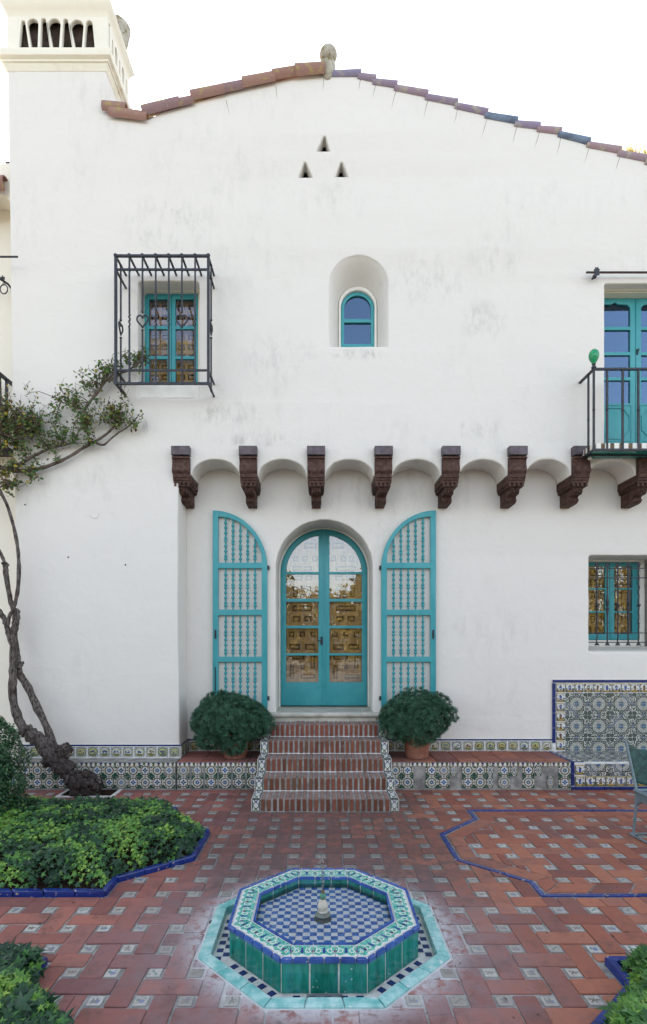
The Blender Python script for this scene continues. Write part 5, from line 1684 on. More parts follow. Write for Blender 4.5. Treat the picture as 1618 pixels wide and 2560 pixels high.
# ------------------------------------------------------------------ benches
ZBN = .368; YBN = 7.07
def bench(name, x0, x1, label, cat, seed, worn):
    rr = random.Random(seed)
    b_ = thing(name, ((x0 + x1) / 2, 7.4, 0), label, cat)
    mb = MB(); mb.box(x0, x1, YBN + .014, (YF - .016 if x1 < -.7 and False else 7.787), -.02, ZBN - .012)
    mb.build('bench_core', 'mortar_grey', b_)
    t1 = {True: tile_mesh('bench_tile', .153, .150, 'rosette_cross'), False: tile_mesh('bench_tile', .153, .150, 'rosette_ring')}
    fm = tile_mesh('frieze_tile', .246, .052, 'frieze_paint')
    n = int((x1 - x0) / .157)
    pit = (x1 - x0) / n
    gaps = set(worn)
    sb = tile_mesh('broken_bench_tile', .075, .150, 'rosette_ring')
    for k in range(n):
        x = x0 + pit * (k + .5)
        for r_ in range(2):
            if k in gaps:
                if rr.random() < .5: lay('bench_tile', sb, b_, (x - .03, YBN, .028 + .0785 + r_ * .1565), FRONT, .006)
                continue
            lay('bench_tile', t1[(k + r_) % 2 == 0], b_, (x, YBN + rr.uniform(0, .003), .028 + .0765 + r_ * .1565), FRONT, .006)
    m_ = int((x1 - x0) / .253); pm_ = (x1 - x0) / m_
    for k in range(m_):
        if worn and rr.random() < .2: continue
        lay('frieze_tile', fm, b_, (x0 + pm_ * (k + .5), YBN, ZBN - .030), FRONT, .004)
    # terracotta seat slabs
    k = 0; x = x0
    while x < x1 - .02:
        L = min(.31 + rr.uniform(-.02, .02), x1 - x)
        for y0, y1 in ((YBN + .004, 7.30), (7.306, 7.786)):
            if x + L / 2 < FX(452) and y0 > 7.2: continue
            ya = min(y1, YF - .014) if x + L / 2 < FX(452) else y1
            mb = MB(); slab(mb, rect(x + .004, x + L - .004, y0, ya), ZBN + rr.uniform(-.002, .001), .006, .03, .01)
            mb.build('seat_slab', 'terracotta', b_)
        x += L
    return b_
# the bench passes in front of the pier on the left, so its core stops short there
def left_bench():
    b_ = bench('tiled_bench', FX(452) + .012, -.79, 'low tiled bench left of the steps under the potted bush', 'bench', 3, [])
    return b_
bl1 = thing('tiled_bench', (-2.5, 7.2, 0), 'low tiled plinth running along the white pier behind the gnarled trunk', 'bench')
mb = MB(); mb.box(-4.9, FX(452) - .003, YBN + .014, YF - .013, -.02, ZBN - .002); mb.build('bench_core', 'mortar_grey', bl1)
ta, tb = tile_mesh('bench_tile', .153, .150, 'rosette_cross'), tile_mesh('bench_tile', .153, .150, 'rosette_ring')
fm = tile_mesh('frieze_tile', .246, .052, 'frieze_paint')
for k in range(16):
    x = FX(452) - .085 - k * .157
    for r_ in range(2): lay('bench_tile', ta if (k + r_) % 2 else tb, bl1, (x, YBN + random.uniform(0, .003), .0265 + .0765 + r_ * .1565), FRONT, .006)
for k in range(10): lay('frieze_tile', fm, bl1, (FX(452) - .13 - k * .252, YBN, ZBN - .032), FRONT, .004)
left_bench()
XA = PX(1428, YBN)                              # where the tiled alcove seat begins
bench('tiled_bench', .91, XA - .002, 'patched tiled bench right of the steps with missing tiles', 'bench', 5, [2, 5, 8, 10, 12, 13])

# tiled alcove seat
al = thing('tiled_alcove', (4.6, 7.5, 0), 'blue framed seat and backrest of patterned glazed tiles under the right window', 'seat')
XK = PX(1380, YR) ; XR_ = 5.9
mb = MB(); mb.box(XA, XR_, YBN + .014, 7.787, -.02, ZBN - .006); mb.box(XK + .004, XR_, YR - .012, YR + .02, ZBN - .006, PZ(1699, YR)); mb.build('seat_core', 'mortar_white', al)
mt = tile_mesh('medallion_tile', .156, .156, 'medallion_paint')
sc = tile_mesh('scene_tile', .126, .124, 'scene_paint')
nv = tile_mesh('navy_bar', .212, .040, 'glaze_navy')
ROT = {(0, 0): 180, (1, 0): 270, (1, 1): 0, (0, 1): 90}
def medal(ix, iz, loc, base):
    # the four tiles of a medallion face its centre: (0,0) is lower left
    a = {(0, 0): 180, (1, 0): 270, (1, 1): 0, (0, 1): 90}[(ix % 2, iz % 2)]
    o = D.objects.new('medallion_tile', mt)
    m_ = Matrix.Rotation(R(90), 4, 'X') if base == 'f' else Matrix.Identity(4)
    e = (m_ @ Matrix.Rotation(R(a), 4, 'Z')).to_euler()
    j = [v + random.uniform(-.003, .003) for v in e]
    return link(o, al, loc, j)
ytl = YR - .018
ztop = PZ(1699, YR)
x_in = XK + .052 + .135
z_in = ztop - .05 - .138
for ix in range(14):
    for iz in range(7):
        z = z_in - .08 - (6 - iz - 0) * .161 if False else z_in - .08 - iz * .161
        if z < ZBN - .05: continue
        medal(ix, 1 - iz % 2, (x_in + .08 + ix * .161, ytl, z), 'f')
for k in range(17):
    lay('scene_tile', sc, al, (XK + .052 + .065 + k * .134, ytl, ztop - .05 - .068), FRONT, .01)
for k in range(1, 9):
    z = ztop - .05 - .068 - k * .139
    if z > ZBN + .04: lay('scene_tile', sc, al, (XK + .052 + .066, ytl, z), FRONT, .01)
for k in range(12): lay('navy_bar', nv, al, (XK + .11 + k * .216, ytl - .004, ztop - .022), FRONT, .003)
nvv = tile_mesh('navy_bar', .046, .212, 'glaze_navy')
for k in range(6):
    z = ztop - .05 - .106 - k * .216
    if z > ZBN + .06: lay('navy_bar', nvv, al, (XK + .022, ytl - .004, z), FRONT, .003)
# seat top
for ix in range(13):
    for iy in range(5): 
        y = 7.775 - .08 - iy * .161
        if y < YBN + .09: continue
        medal(ix, iy, (XA + .19 + ix * .161 + .08, y, ZBN + .002), 'u')
for iy in range(5): lay('scene_tile', sc, al, (XA + .115, 7.775 - .07 - iy * .138, ZBN + .002), UP, .008)
nvs = tile_mesh('navy_bar', .046, .16, 'glaze_navy')
for iy in range(4): lay('navy_bar', nvs, al, (XA + .024, 7.775 - .085 - iy * .168, ZBN + .003), UP, .003)
# seat front
for ix in range(13): medal(ix, 0, (XA + .19 + ix * .161 + .08, YBN - .001, .052 + .128 + .085), 'f')
for k in range(16):
    lay('scene_tile', sc, al, (XA + .117 + k * .134, YBN - .001, .052 + .064), FRONT, .01)
lay('scene_tile', sc, al, (XA + .117, YBN - .001, .052 + .064 + .15), FRONT, .01)
for k in range(11): lay('navy_bar', nv, al, (XA + .108 + k * .216, YBN - .003, .026), FRONT, .003)
nvf = tile_mesh('navy_bar', .042, .155, 'glaze_navy')
for k in range(2): lay('navy_bar', nvf, al, (XA + .022, YBN - .003, .052 + .085 + k * .16), FRONT, .003)

# ------------------------------------------------------------------ fountain
fo_ = thing('fountain', (*FC, 0), 'octagonal fountain of green and blue glazed tiles sunk in an aqua kerb', 'fountain')
def ocorner(ap, i):
    rr = ap / math.cos(math.pi / 8); a = math.pi / 8 + i * math.pi / 4
    return Vector((FC[0] + rr * math.cos(a), FC[1] + rr * math.sin(a)))
# sunken channel floor
mb = MB(); p_in = [ocorner(.60, i) for i in range(8)]; p_out = [ocorner(.73, i) for i in range(8)]
def sided_tiles(ap0, ap1, n, z, t, mat, name, gap=.004, ch=.004, half_ends=False, uv=False, lift=.0):
    """tiles laid round an octagonal ring, n to a side"""
    for i in range(8):
        a0, a1 = ocorner(ap0, i), ocorner(ap0, i + 1); b0, b1 = ocorner(ap1, i), ocorner(ap1, i + 1)
        cuts = [k / n for k in range(n + 1)]
        L0, L1 = (a1 - a0).length, (b1 - b0).length
        if half_ends:
            # full tiles squared to the inner edge, mitred pieces at the corners
            mid = (a0 + a1) / 2; d = (a1 - a0).normalized(); nrm = (((b0 + b1) / 2) - mid)
            wt = L0 / n
            es = [mid + d * (wt * (k - n / 2)) for k in range(n + 1)]
            polys = [[es[k], es[k + 1], es[k + 1] + nrm, es[k] + nrm] for k in range(n)]
            polys += [[b0, es[0] + nrm, es[0]], [es[n], es[n] + nrm, b1]]
        else:
            polys = [[a0.lerp(a1, cuts[k]), a0.lerp(a1, cuts[k + 1]), b0.lerp(b1, cuts[k + 1]), b0.lerp(b1, cuts[k])] for k in range(n)]
        ang = math.atan2((a1 - a0).y, (a1 - a0).x)
        for pl in polys:
            q = shrink([tuple(v) for v in pl], gap / 2)
            m_ = MB(); slab(m_, q, z + random.gauss(0, .0006), ch, t, .002)
            me = m_.mesh(name, mat)
            if uv:
                uvl = me.uv_layers.new(name='UVMap'); d = (a1 - a0).normalized(); nn = ((b0 + b1) / 2 - (a0 + a1) / 2); H = nn.length; nn.normalize()
                c = (Vector(pl[0]) + Vector(pl[1])) / 2 if len(pl) == 4 else None
                wt = L0 / n
                base = Vector(pl[0]) if len(pl) == 4 else (a0 - d * wt * .5)
                for lp in me.loops:
                    v = Vector(me.vertices[lp.vertex_index].co[:2]) - base
                    uvl.data[lp.index].uv = ((v.dot(d) / wt) % 1.0001, 1 - v.dot(nn) / H)
            link(D.objects.new(name, me), fo_)
fl_ = flat('channel_floor', [tuple(v) for v in p_out], [[tuple(v) for v in [ocorner(.585, i) for i in range(8)]]], 'mortar_white', -.075, -.055, 0, 'xy')
link(D.objects.new('channel_floor', fl_), fo_)
# checkered channel pieces
ckA = 'glaze_navy'; ckB = 'mortar_white'
for i in range(8):
    a0, a1 = ocorner(.605, i), ocorner(.605, i + 1); b0, b1 = ocorner(.700, i), ocorner(.700, i + 1)
    n = 10
    d = (a1 - a0).normalized(); nn = ((b0 + b1) / 2 - (a0 + a1) / 2).normalized()
    L = (b1 - b0).length; mid = (a0 + a1) / 2
    for k in range(-6, 6):
        for r_ in range(2):
            c = mid + d * ((k + .5) * .045) + nn * (.022 + r_ * .047)
            if abs((k + .5) * .045) > (a1 - a0).length / 2 + (.022 + r_ * .047) * .41 - .03: continue
            if (k + r_) % 2: continue
            m_ = MB(); slab(m_, [tuple(c + d * sx * .021 + nn * sy * .021) for sx, sy in ((-1, -1), (1, -1), (1, 1), (-1, 1))], -.052, .002, .006, .002); m_.build('channel_tile', ckA, fo_)
# aqua kerb
sided_tiles(.705, .785, 3, .006, .07, 'glaze_aqua', 'kerb_tile', .006, .006)
# basin wall core
core_o = [tuple(ocorner(.594, i)) for i in range(8)]; core_i = [tuple(ocorner(.455, i)) for i in range(8)]
link(D.objects.new('basin_wall', flat('basin_wall', core_o, [core_i], 'mortar_white', -.06, .150, 0, 'xy')), fo_)
flo = flat('basin_floor', [tuple(ocorner(.47, i)) for i in range(8)], [], 'mortar_white', -.02, .070, 0, 'xy')
link(D.objects.new('basin_floor', flo), fo_)
# green side tiles, three to a side
for i in range(8):
    a0, a1 = ocorner(.600, i), ocorner(.600, i + 1); d = (a1 - a0); L = d.length; d.normalize()
    ang = math.atan2(d.y, d.x)
    outn = Vector((d.y, -d.x))
    for k in range(3):
        w_ = L / 3 - .010
        me = tile_mesh('side_tile', w_, .174, 'glaze_green', .012, .003)
        c = a0 + d * (L * (k + .5) / 3)
        rot = (Matrix.Rotation(ang, 4, 'Z') @ Matrix.Rotation(R(90), 4, 'X')).to_euler()
        link(D.objects.new('side_tile', me), fo_, (c.x, c.y, .040), rot)
    # inner wall tiles
    c0, c1 = ocorner(.452, i), ocorner(.452, i + 1); L2 = (c1 - c0).length
    for k in range(3):
        me = tile_mesh('inner_tile', L2 / 3 - .005, .112, 'glaze_green', .01, .002)
        c = c0 + d * (L2 * (k + .5) / 3)
        rot = (Matrix.Rotation(ang + math.pi, 4, 'Z') @ Matrix.Rotation(R(90), 4, 'X')).to_euler()
        link(D.objects.new('inner_tile', me), fo_, (c.x, c.y, .088), rot)
# rim: outer blue bullnose, painted ring, inner blue bullnose
for i in range(8):
    for ap0, ap1, n, nm in ((.588, .614, 5, 'rim_tile'), (.438, .460, 3, 'rim_tile')):
        a0, a1 = ocorner(ap0, i), ocorner(ap0, i + 1); b0, b1 = ocorner(ap1, i), ocorner(ap1, i + 1)
        cuts = [0] + ([.14 + .18 * k for k in range(5)] if n == 5 else [1 / 3, 2 / 3]) + [1]
        for k in range(len(cuts) - 1):
            g_ = .0035
            q = [a0.lerp(a1, cuts[k]), a0.lerp(a1, cuts[k + 1]), b0.lerp(b1, cuts[k + 1]), b0.lerp(b1, cuts[k])]
            q = shrink([tuple(v) for v in q], g_)
            m_ = MB(); slab(m_, q, .160 + random.gauss(0, .0008), .008 if n == 5 else .006, .028 if n == 5 else .02, .002); m_.build(nm, 'glaze_blue_rim', fo_)
sided_tiles(.464, .584, 3, .156, .02, 'arabesque_paint', 'painted_rim_tile', .005, .001, True, True)
# checkered floor tiles of the pool
T = .18
for i in range(-3, 3):
    for j in range(-3, 3):
        x0, y0 = FC[0] + i * T, FC[1] + j * T
        q = rect(x0 + .002, x0 + T - .002, y0 + .002, y0 + T - .002)
        ov = [tuple(ocorner(.448, k)) for k in range(8)]
        inter = q
        for k in range(8): inter = clip(inter, ov[k], ov[(k + 1) % 8], True) if len(inter) > 2 else inter
        if len(inter) < 3 or area(inter) < .002: continue
        m_ = MB(); n = len(inter); z = .077 + random.gauss(0, .001)
        m_.add([(p[0], p[1], z) for p in inter] + [(p[0], p[1], z - .008) for p in inter], [tuple(range(n))] + [(k, k + n, (k + 1) % n + n, (k + 1) % n) for k in range(n)])
        me = m_.mesh('floor_tile', 'check_paint'); uvl = me.uv_layers.new(name='UVMap')
        for lp in me.loops:
            v = me.vertices[lp.vertex_index].co; uvl.data[lp.index].uv = ((v.x - x0) / T, (v.y - y0) / T)
        link(D.objects.new('floor_tile', me), fo_)
# water sheet
mb = MB(); ng = 28; vs = [tuple(ocorner(.447, i)) + (.108,) for i in range(8)]
mb.add(vs, [tuple(range(8))]); o = mb.build('water', 'water', fo_)
# nozzle and jets
mb = MB(); NC = (.02, 3.66)
mb.lathe([(.062, .072), (.06, .083), (.052, .09), (.05, .098), (.054, .106), (.05, .114), (.036, .122), (.035, .132), (.030, .138), (.034, .150), (.036, .165), (.031, .185), (.020, .205), (.016, .213), (.019, .217), (.019, .224), (.022, .232), (.019, .245), (.012, .252), (.013, .258), (.012, .27), (.006, .273)], (NC[0], NC[1], 0), 20)
mb.build('nozzle', 'nozzle_bronze', fo_, 50)
for dx, h, r_ in ((-.012, .25, .0062), (.004, .19, .0045), (.014, .13, .004)):
    mb = MB(); pts = []
    for k in range(13):
        t = k / 12; pts.append((NC[0] + dx * t * 1.2 + math.sin(k * 2.1) * .0012, NC[1] + .002 * k * .3, .27 + h * t))
    mb.tube(pts, [r_ * (1 + .25 * math.sin(k * 2.4)) * (1 - .45 * k / 12) for k in range(13)], 7); mb.build('water_jet', 'water_jet', fo_, 60)
mb = MB()
for k in range(26):
    a = random.uniform(0, 6.28); rr = random.uniform(.0, .025); mb.ball((NC[0] - .015 + rr * math.cos(a), NC[1] + rr * math.sin(a), random.uniform(.42, .53)), random.uniform(.002, .0045), 6, 4)
o = mb.build('water_drop', 'water_jet', fo_, 60); o['kind'] = 'stuff'
# drain grate
mb = MB()
fy = FC[1] - .655
for k in range(13): mb.box(-.095 + k * .0165 + FC[0] - .005, -.095 + k * .0165 + FC[0] - .002, fy - .035, fy + .035, -.046, -.040)
for k in range(8): mb.box(FC[0] - .10, FC[0] + .105, fy - .035 + k * .01, fy - .033 + k * .01, -.040, -.037)
o = mb.build('drain_grate', 'metal_grey', fo_); o['kind'] = 'stuff'
mb = MB(); mb.box(FC[0] - .10, FC[0] + .105, fy - .036, fy + .037, -.056, -.050); mb.build('drain_shade_plate', 'void_shade', fo_)  # near-black plate: the shade of the drain opening as colour

# ------------------------------------------------------------------ pots and bushes
def pot(x, y, r0, r1, h, label, ribs):
    mb = MB(); zb = ZBN + .001
    pr = [(r0 * .9, zb), (r0, zb + .006), (r0 * 1.01, zb + .03)]
    if ribs: pr += [(r0 * 1.06, zb + .036), (r0 * 1.06, zb + .044), (r0 * 1.03, zb + .048), (r0 * 1.08, zb + .054), (r0 * 1.08, zb + .062), (r0 * 1.05, zb + .066)]
    pr += [(r0 + (r1 - r0) * .7, zb + h * .72)]
    if ribs: pr += [(r1 * .97, zb + h * .74), (r1 * .97, zb + h * .77), (r1 * .95, zb + h * .79)]
    pr += [(r1 * .96, zb + h * .86), (r1 * 1.04, zb + h * .87), (r1 * 1.05, zb + h * .97), (r1 * 1.02, zb + h), (r1 * .9, zb + h), (r1 * .88, zb + h - .03), (.01, zb + h - .035)]
    o = link(D.objects.new('flower_pot', None), None, (x, y, zb)); tag(o, label, 'pot', 'terracotta pots flanking the steps')
    m_ = mb
    b_ = MB(); b_.lathe([(a, c - zb) for a, c in pr], (x, y, zb), 28); b_.build('pot_body', 'pot_clay', o, 45)
    s_ = MB(); s_.lathe([(r1 * .87, 0), (.01, .004)], (x, y, zb + h - .034), 20); s_.build('pot_soil', 'soil', o)
    return zb + h
PLx, PLy = PX(588, 7.36), 7.38
PRx, PRy = PX(1043, 7.36), 7.38
hl = pot(PLx, PLy, .155, .215, .34, 'ribbed terracotta pot with white crust left of the steps', True)
hr = pot(PRx, PRy, .155, .185, .33, 'plain terracotta pot right of the steps', False)
ROS_V, ROS_F = [], []
rr_ = random.Random(4)
for k in range(15):
    az = k * 2.399; el = math.asin(min(1, .18 + .8 * (k / 15)))
    d = Vector((math.cos(az) * math.cos(el), math.sin(az) * math.cos(el), math.sin(el))); sd = d.cross(Vector((0, 0, 1))).normalized() * .055
    L = 1.0 * rr_.uniform(.8, 1.15)
    b = len(ROS_V); ROS_V += [tuple(-sd * .5), tuple(sd * .5), tuple(d * L * .6 + sd), tuple(d * L), tuple(d * L * .6 - sd)]
    ROS_F += [(b, b + 1, b + 2), (b, b + 2, b + 4), (b + 4, b + 2, b + 3)]
def bush(name, c, rad, n, label, seed, zmin, pot_top, px, py, extra=()):
    rs = np.random.RandomState(seed)
    lump = rs.normal(size=(26, 3)); lump /= np.linalg.norm(lump, axis=1)[:, None]; la = rs.uniform(.03, .13, 26)
    d = rs.normal(size=(n * 2, 3)); d /= np.linalg.norm(d, axis=1)[:, None]
    r_ = .87 + ((np.exp((d @ lump.T - 1) * 22)) * la).sum(1) * 1.2
    dep = 1 - np.abs(rs.normal(0, .11, len(d))); dep = np.clip(dep, .45, 1)
    loc = np.array(c) + d * (r_ * dep)[:, None] * np.array(rad)
    keep = loc[:, 2] > zmin - .05 + .0 * d[:, 0]
    loc, d, dep = loc[keep][:n], d[keep][:n], dep[keep][:n]
    for (ex, ey, ez), er, en in extra:
        q_ = rs.normal(size=(en, 3)); q_ /= np.linalg.norm(q_, axis=1)[:, None]
        loc = np.concatenate([loc, np.array(c) + np.array((ex, ey, ez)) + q_ * (1 - np.abs(rs.normal(0, .2, en)))[:, None] * np.array(er)]); d = np.concatenate([d, q_])
    nrm = d + rs.normal(0, .35, d.shape) + np.array([0, -.1, .35])
    o = link(D.objects.new(name, None), None, (px, py, pot_top)); tag(o, label, 'bush', 'rounded bushes flanking the steps')
    scatter('foliage', ROS_V, ROS_F, frames(nrm, rs.uniform(0, 6.28, len(loc)), rs.uniform(.036, .058, len(loc))), loc, np.clip(rs.normal(.5, .22, len(loc)), 0, 1), 'needle', o)
    mb = MB()
    for k in range(30):
        a = rs.uniform(0, 6.28); e = rs.uniform(.15, 1.3); t = Vector((math.cos(a) * math.cos(e) * rad[0] * .85, math.sin(a) * math.cos(e) * rad[1] * .85, math.sin(e) * rad[2] * .8))
        p0 = Vector((px, py, pot_top - .03)); p2 = Vector(c) + t; p1 = (p0 + p2) / 2 + Vector((t.x * .2, t.y * .2, .0))
        mb.tube([p0, p1, p2], [.012, .008, .004], 5)
    for k in range(0): pass
    mb.build('stem', 'branch_bark', o, 50)
    mb = MB(); mb.ball(c, (rad[0] * .58, rad[1] * .58, rad[2] * .55), 14, 10, .12); mb.build('inner_shade_core', 'box_leaf', o, 60)  # dark filler core added, its colour standing in for shade among leaves
bush('bush', (PX(575, 7.3), 7.36, PZ(1800, 7.3)), (.57, .40, .37), 2500, 'broad grey green bush spilling over its pot left of the steps', 5, PZ(1880, 7.3), hl - .02, PLx, PLy, (((-.27, -.08, -.25), (.20, .18, .13), 260), ((.06, -.17, -.31), (.17, .12, .13), 220), ((.40, -.05, -.06), (.22, .2, .16), 260), ((-.12, 0, .20), (.30, .25, .17), 300)))
bush('bush', (PX(1043, 7.3), 7.36, PZ(1792, 7.3)), (.52, .40, .365), 2300, 'rounder dome shaped bush in the plain pot right of the steps', 9, PZ(1850, 7.3), hr - .02, PRx, PRy, (((.22, -.05, .18), (.24, .22, .15), 240), ((-.30, -.08, -.14), (.20, .2, .18), 220)))

# ------------------------------------------------------------------ ivy in the beds
def inside(p, poly):
    x, y = p; c = False; n = len(poly); j = n - 1
    for i in range(n):
        if (poly[i][1] > y) != (poly[j][1] > y) and x < (poly[j][0] - poly[i][0]) * (y - poly[i][1]) / (poly[j][1] - poly[i][1]) + poly[i][0]: c = not c
        j = i
    return c
def edge_d(p, poly):
    best = 9; P = Vector(p)
    for i in range(len(poly)):
        a, b = Vector(poly[i]), Vector(poly[(i + 1) % len(poly)])
        t = max(0, min(1, (P - a).dot(b - a) / max(1e-9, (b - a).length_squared))); best = min(best, (P - a - (b - a) * t).length)
    return best
def lumps(rs, n, box, s0, s1):
    return [(rs.uniform(box[0], box[1]), rs.uniform(box[2], box[3]), rs.uniform(s0, s1), rs.uniform(-1, 1)) for _ in range(n)]
def ivy(label, poly, n, hmax, seed, mat, over, size=(.032, .06), young=.0, box=None):
    rs = np.random.RandomState(seed)
    xs = [p[0] for p in poly]; ys = [p[1] for p in poly]
    bx = box or (min(xs), max(xs), min(ys), max(ys))
    ar_ = (bx[1] - bx[0]) * (bx[3] - bx[2]); lm = lumps(rs, 60, bx, .08, .25); sp = lumps(rs, int(24 * ar_), bx, .04, .12)
    loc, nrm, rn, sz = [], [], [], []
    tries = 0
    while len(loc) < n and tries < n * 6:
        tries += 1
        p = (rs.uniform(bx[0] - over, bx[1] + over), rs.uniform(bx[2] - over, bx[3] + over))
        if abs(p[0]) > .64 * p[1] + .25: continue
        ins = inside(p, poly); d = edge_d(p, poly)
        if not ins and d > over * rs.uniform(0, 1): continue
        sd = d if ins else -d
        t = min(1, max(0, (sd + over) / .26)); prof = math.sin(t * math.pi / 2) ** .8
        b = sum(v * math.exp(-((p[0] - x) ** 2 + (p[1] - y) ** 2) / s ** 2) for x, y, s, v in lm)
        h = hmax * prof * (.82 + .20 * b) + .03
        lay_ = abs(rs.normal(0, .035))
        z = max(.05, h - lay_ + rs.uniform(-.01, .02))
        spr = sum(math.exp(-((p[0] - x) ** 2 + (p[1] - y) ** 2) / s ** 2) for x, y, s, v in sp)
        c = .26 + .19 * rs.normal() + .48 * min(1, spr) + young - lay_ * 2.5
        loc.append((p[0], p[1], z)); rn.append(c)
        sl = (1 - t)
        # lean outwards near the rim
        nrm.append((rs.normal(0, .45), rs.normal(-.28, .45) - sl * .6, 1.0))
        s_ = rs.uniform(*size) * (1.25 - .55 * min(1, max(0, c)))
        if rs.rand() < .05 and c < .45: s_ *= 1.7
        sz.append(s_)
    o = scatter('ivy', IVY_V, IVY_F, frames(nrm, rs.uniform(0, 6.28, len(loc)), sz), loc, np.array(rn), mat)
    return tag(o, label, 'ground cover', None, 'stuff')
BP = [(-4.6, 4.24), (-1.72, 4.24), (-1.72, 4.42), (-1.20, 4.86), (-1.20, 5.47), (-1.72, 5.94), (-1.72, 6.18), (-4.6, 6.18)]
ivy('dense ivy filling the large blue edged bed on the left', BP, 8200, .22, 1, 'ivy_leaf', .05)
ivy('ivy spilling over the kerb of the bed at lower left', [(-2.6, 1.9), (-1.20, 1.9), (-1.20, 2.52), (-1.72, 2.99), (-1.72, 3.2), (-2.6, 3.2)], 3400, .22, 2, 'ivy_leaf', .11, (.035, .066), .06)
ivy('bright lime ivy over the chipped kerb at lower right', [(1.32, 1.9), (2.6, 1.9), (2.6, 3.11), (1.91, 3.11), (1.85, 2.94), (1.37, 2.45)], 4200, .23, 3, 'ivy_lime', .15, (.03, .055), .0)
# soil litter
# ------------------------------------------------------------------ clipped box bush at the left edge
rs = np.random.RandomState(21)
bx = link(D.objects.new('box_shrub', None), None, (-3.62, 5.75, .02)); tag(bx, 'tall clipped box shrub with small dark leaves at the left edge', 'shrub')
n = 13000
t = rs.uniform(0, 1, n); az = rs.uniform(0, 6.28, n)
prof = lambda t: .43 * np.sqrt(np.clip(1 - (np.abs(t - .30) / .72) ** 2.4, 0, 1)) + .02
ri = prof(t) * (1 - np.abs(rs.normal(0, .11, n))) * (1 + .10 * np.sin(az * 5 + t * 9) + .08 * np.sin(t * 23 + az * 3))
loc = np.stack([-3.62 + ri * np.cos(az), 5.75 + ri * np.sin(az), .10 + t * 1.06 + rs.normal(0, .015, n)], 1)
nrm = np.stack([np.cos(az) * .6 + rs.normal(0, .4, n), np.sin(az) * .6 + rs.normal(0, .4, n), .7 + rs.normal(0, .3, n)], 1)
scatter('foliage', OV_V, OV_F, frames(nrm, rs.uniform(0, 6.28, n), rs.uniform(.024, .040, n)), loc, np.clip(rs.normal(.4, .25, n), 0, 1), 'box_leaf', bx)
mb = MB(); mb.tube([(-3.62, 5.75, 0), (-3.60, 5.75, .5), (-3.63, 5.76, 1.0)], [.035, .025, .01], 7)
for k in range(40):
    a = rs.uniform(0, 6.28); z = rs.uniform(.12, .95); r_ = .30
    mb.tube([(-3.62, 5.75, z), (-3.62 + r_ * math.cos(a), 5.75 + r_ * math.sin(a), z + .16)], [.010, .004], 5)
mb.build('stem', 'branch_bark', bx, 50)
mb = MB(); mb.ball((-3.62, 5.75, .48), (.31, .31, .44), 14, 10, .1); mb.build('inner_shade_core', 'box_leaf', bx, 60)  # dark ball added inside the shrub: inner shade put into its colour

# ------------------------------------------------------------------ old climbing rose / vine
vn = thing('climbing_vine', (PX(215, 6.95), 6.95, 0), 'old climbing vine with gnarled knotty trunk and yellowing leaves up the left wall', 'vine')
rs = np.random.RandomState(8); random.seed(12)
q = lambda x, y: (x * .332, 1200 + y * .332)
def limb(mb, pts, r0, r1, n=9, jit=.10, sub=4, depth=None):
    """knotty limb through photo points at the given depths (catmull smoothing)"""
    P = [P3(x, y, d) for x, y, d in pts]
    out = []
    for i in range(len(P) - 1):
        p0, p1, p2, p3 = P[max(0, i - 1)], P[i], P[i + 1], P[min(len(P) - 1, i + 2)]
        for k in range(sub):
            t = k / sub
            out.append(.5 * ((2 * p1) + (p2 - p0) * t + (2 * p0 - 5 * p1 + 4 * p2 - p3) * t * t + (3 * p1 - p0 - 3 * p2 + p3) * t ** 3))
    out.append(P[-1])
    m_ = len(out)
    rad = [(r0 + (r1 - r0) * i / (m_ - 1)) * random.uniform(.86, 1.16) for i in range(m_)]
    mb.tube(out, rad, n, jit=jit)
    return out
tr = MB()
d0 = 6.95
A = [(*q(520, 2200), 6.93), (*q(450, 2120), 6.93), (*q(370, 2050), 6.94), (*q(300, 1960), 6.96), (*q(215, 1910), 6.98), (*q(165, 1850), 7.0), (*q(125, 1760), 7.02), (*q(98, 1640), 7.04), (*q(97, 1480), 7.05), (*q(100, 1320), 7.06), (*q(104, 1200), 7.06)]
limb(tr, A[:5], .115, .085, 12, .13); limb(tr, A[4:], .058, .042, 10, .10)
limb(tr, [(*q(104, 1215), 7.06), (*q(110, 1120), 7.07), (*q(122, 1040), 7.08), (*q(124, 985), 7.09)], .047, .042, 9, .10)
limb(tr, [(*q(95, 1230), 7.06), (*q(70, 1170), 7.06), (*q(50, 1090), 7.06), (*q(25, 1030), 7.06), (*q(-30, 960), 7.05)], .038, .032, 9, .10)
limb(tr, [(*q(58, 1100), 7.05), (*q(70, 1030), 7.05), (*q(105, 960), 7.04), (*q(136, 810), 7.05), (*q(142, 600), 7.06), (*q(115, 400), 7.08), (*q(62, 210), 7.1), (*q(5, 90), 7.12), (*q(-60, -40), 7.15)], .026, .019, 8, .06)
limb(tr, [(*q(100, 980), 7.09), (*q(85, 930), 7.10), (*q(62, 810), 7.10), (*q(45, 700), 7.1), (*q(42, 640), 7.1)], .027, .033, 8, .12)
limb(tr, [(*q(35, 620), 7.1), (*q(15, 575), 7.1), (*q(-20, 500), 7.12)], .024, .02, 7, .08)
limb(tr, [(*q(425, 2060), 6.98), (*q(400, 1980), 7.02), (*q(350, 1860), 7.06), (*q(285, 1720), 7.09), (*q(215, 1570), 7.12), (*q(160, 1480), 7.14), (*q(142, 1440), 7.14)], .051, .041, 10, .10)
limb(tr, [(*q(145, 1440), 7.14), (*q(140, 1350), 7.16), (*q(128, 1260), 7.17), (*q(110, 1150), 7.17)], .035, .024, 8, .12)
limb(tr, [(*q(190, 1880), 6.98), (*q(215, 1865), 6.96), (*q(235, 1858), 6.95)], .035, .03, 7, .12)
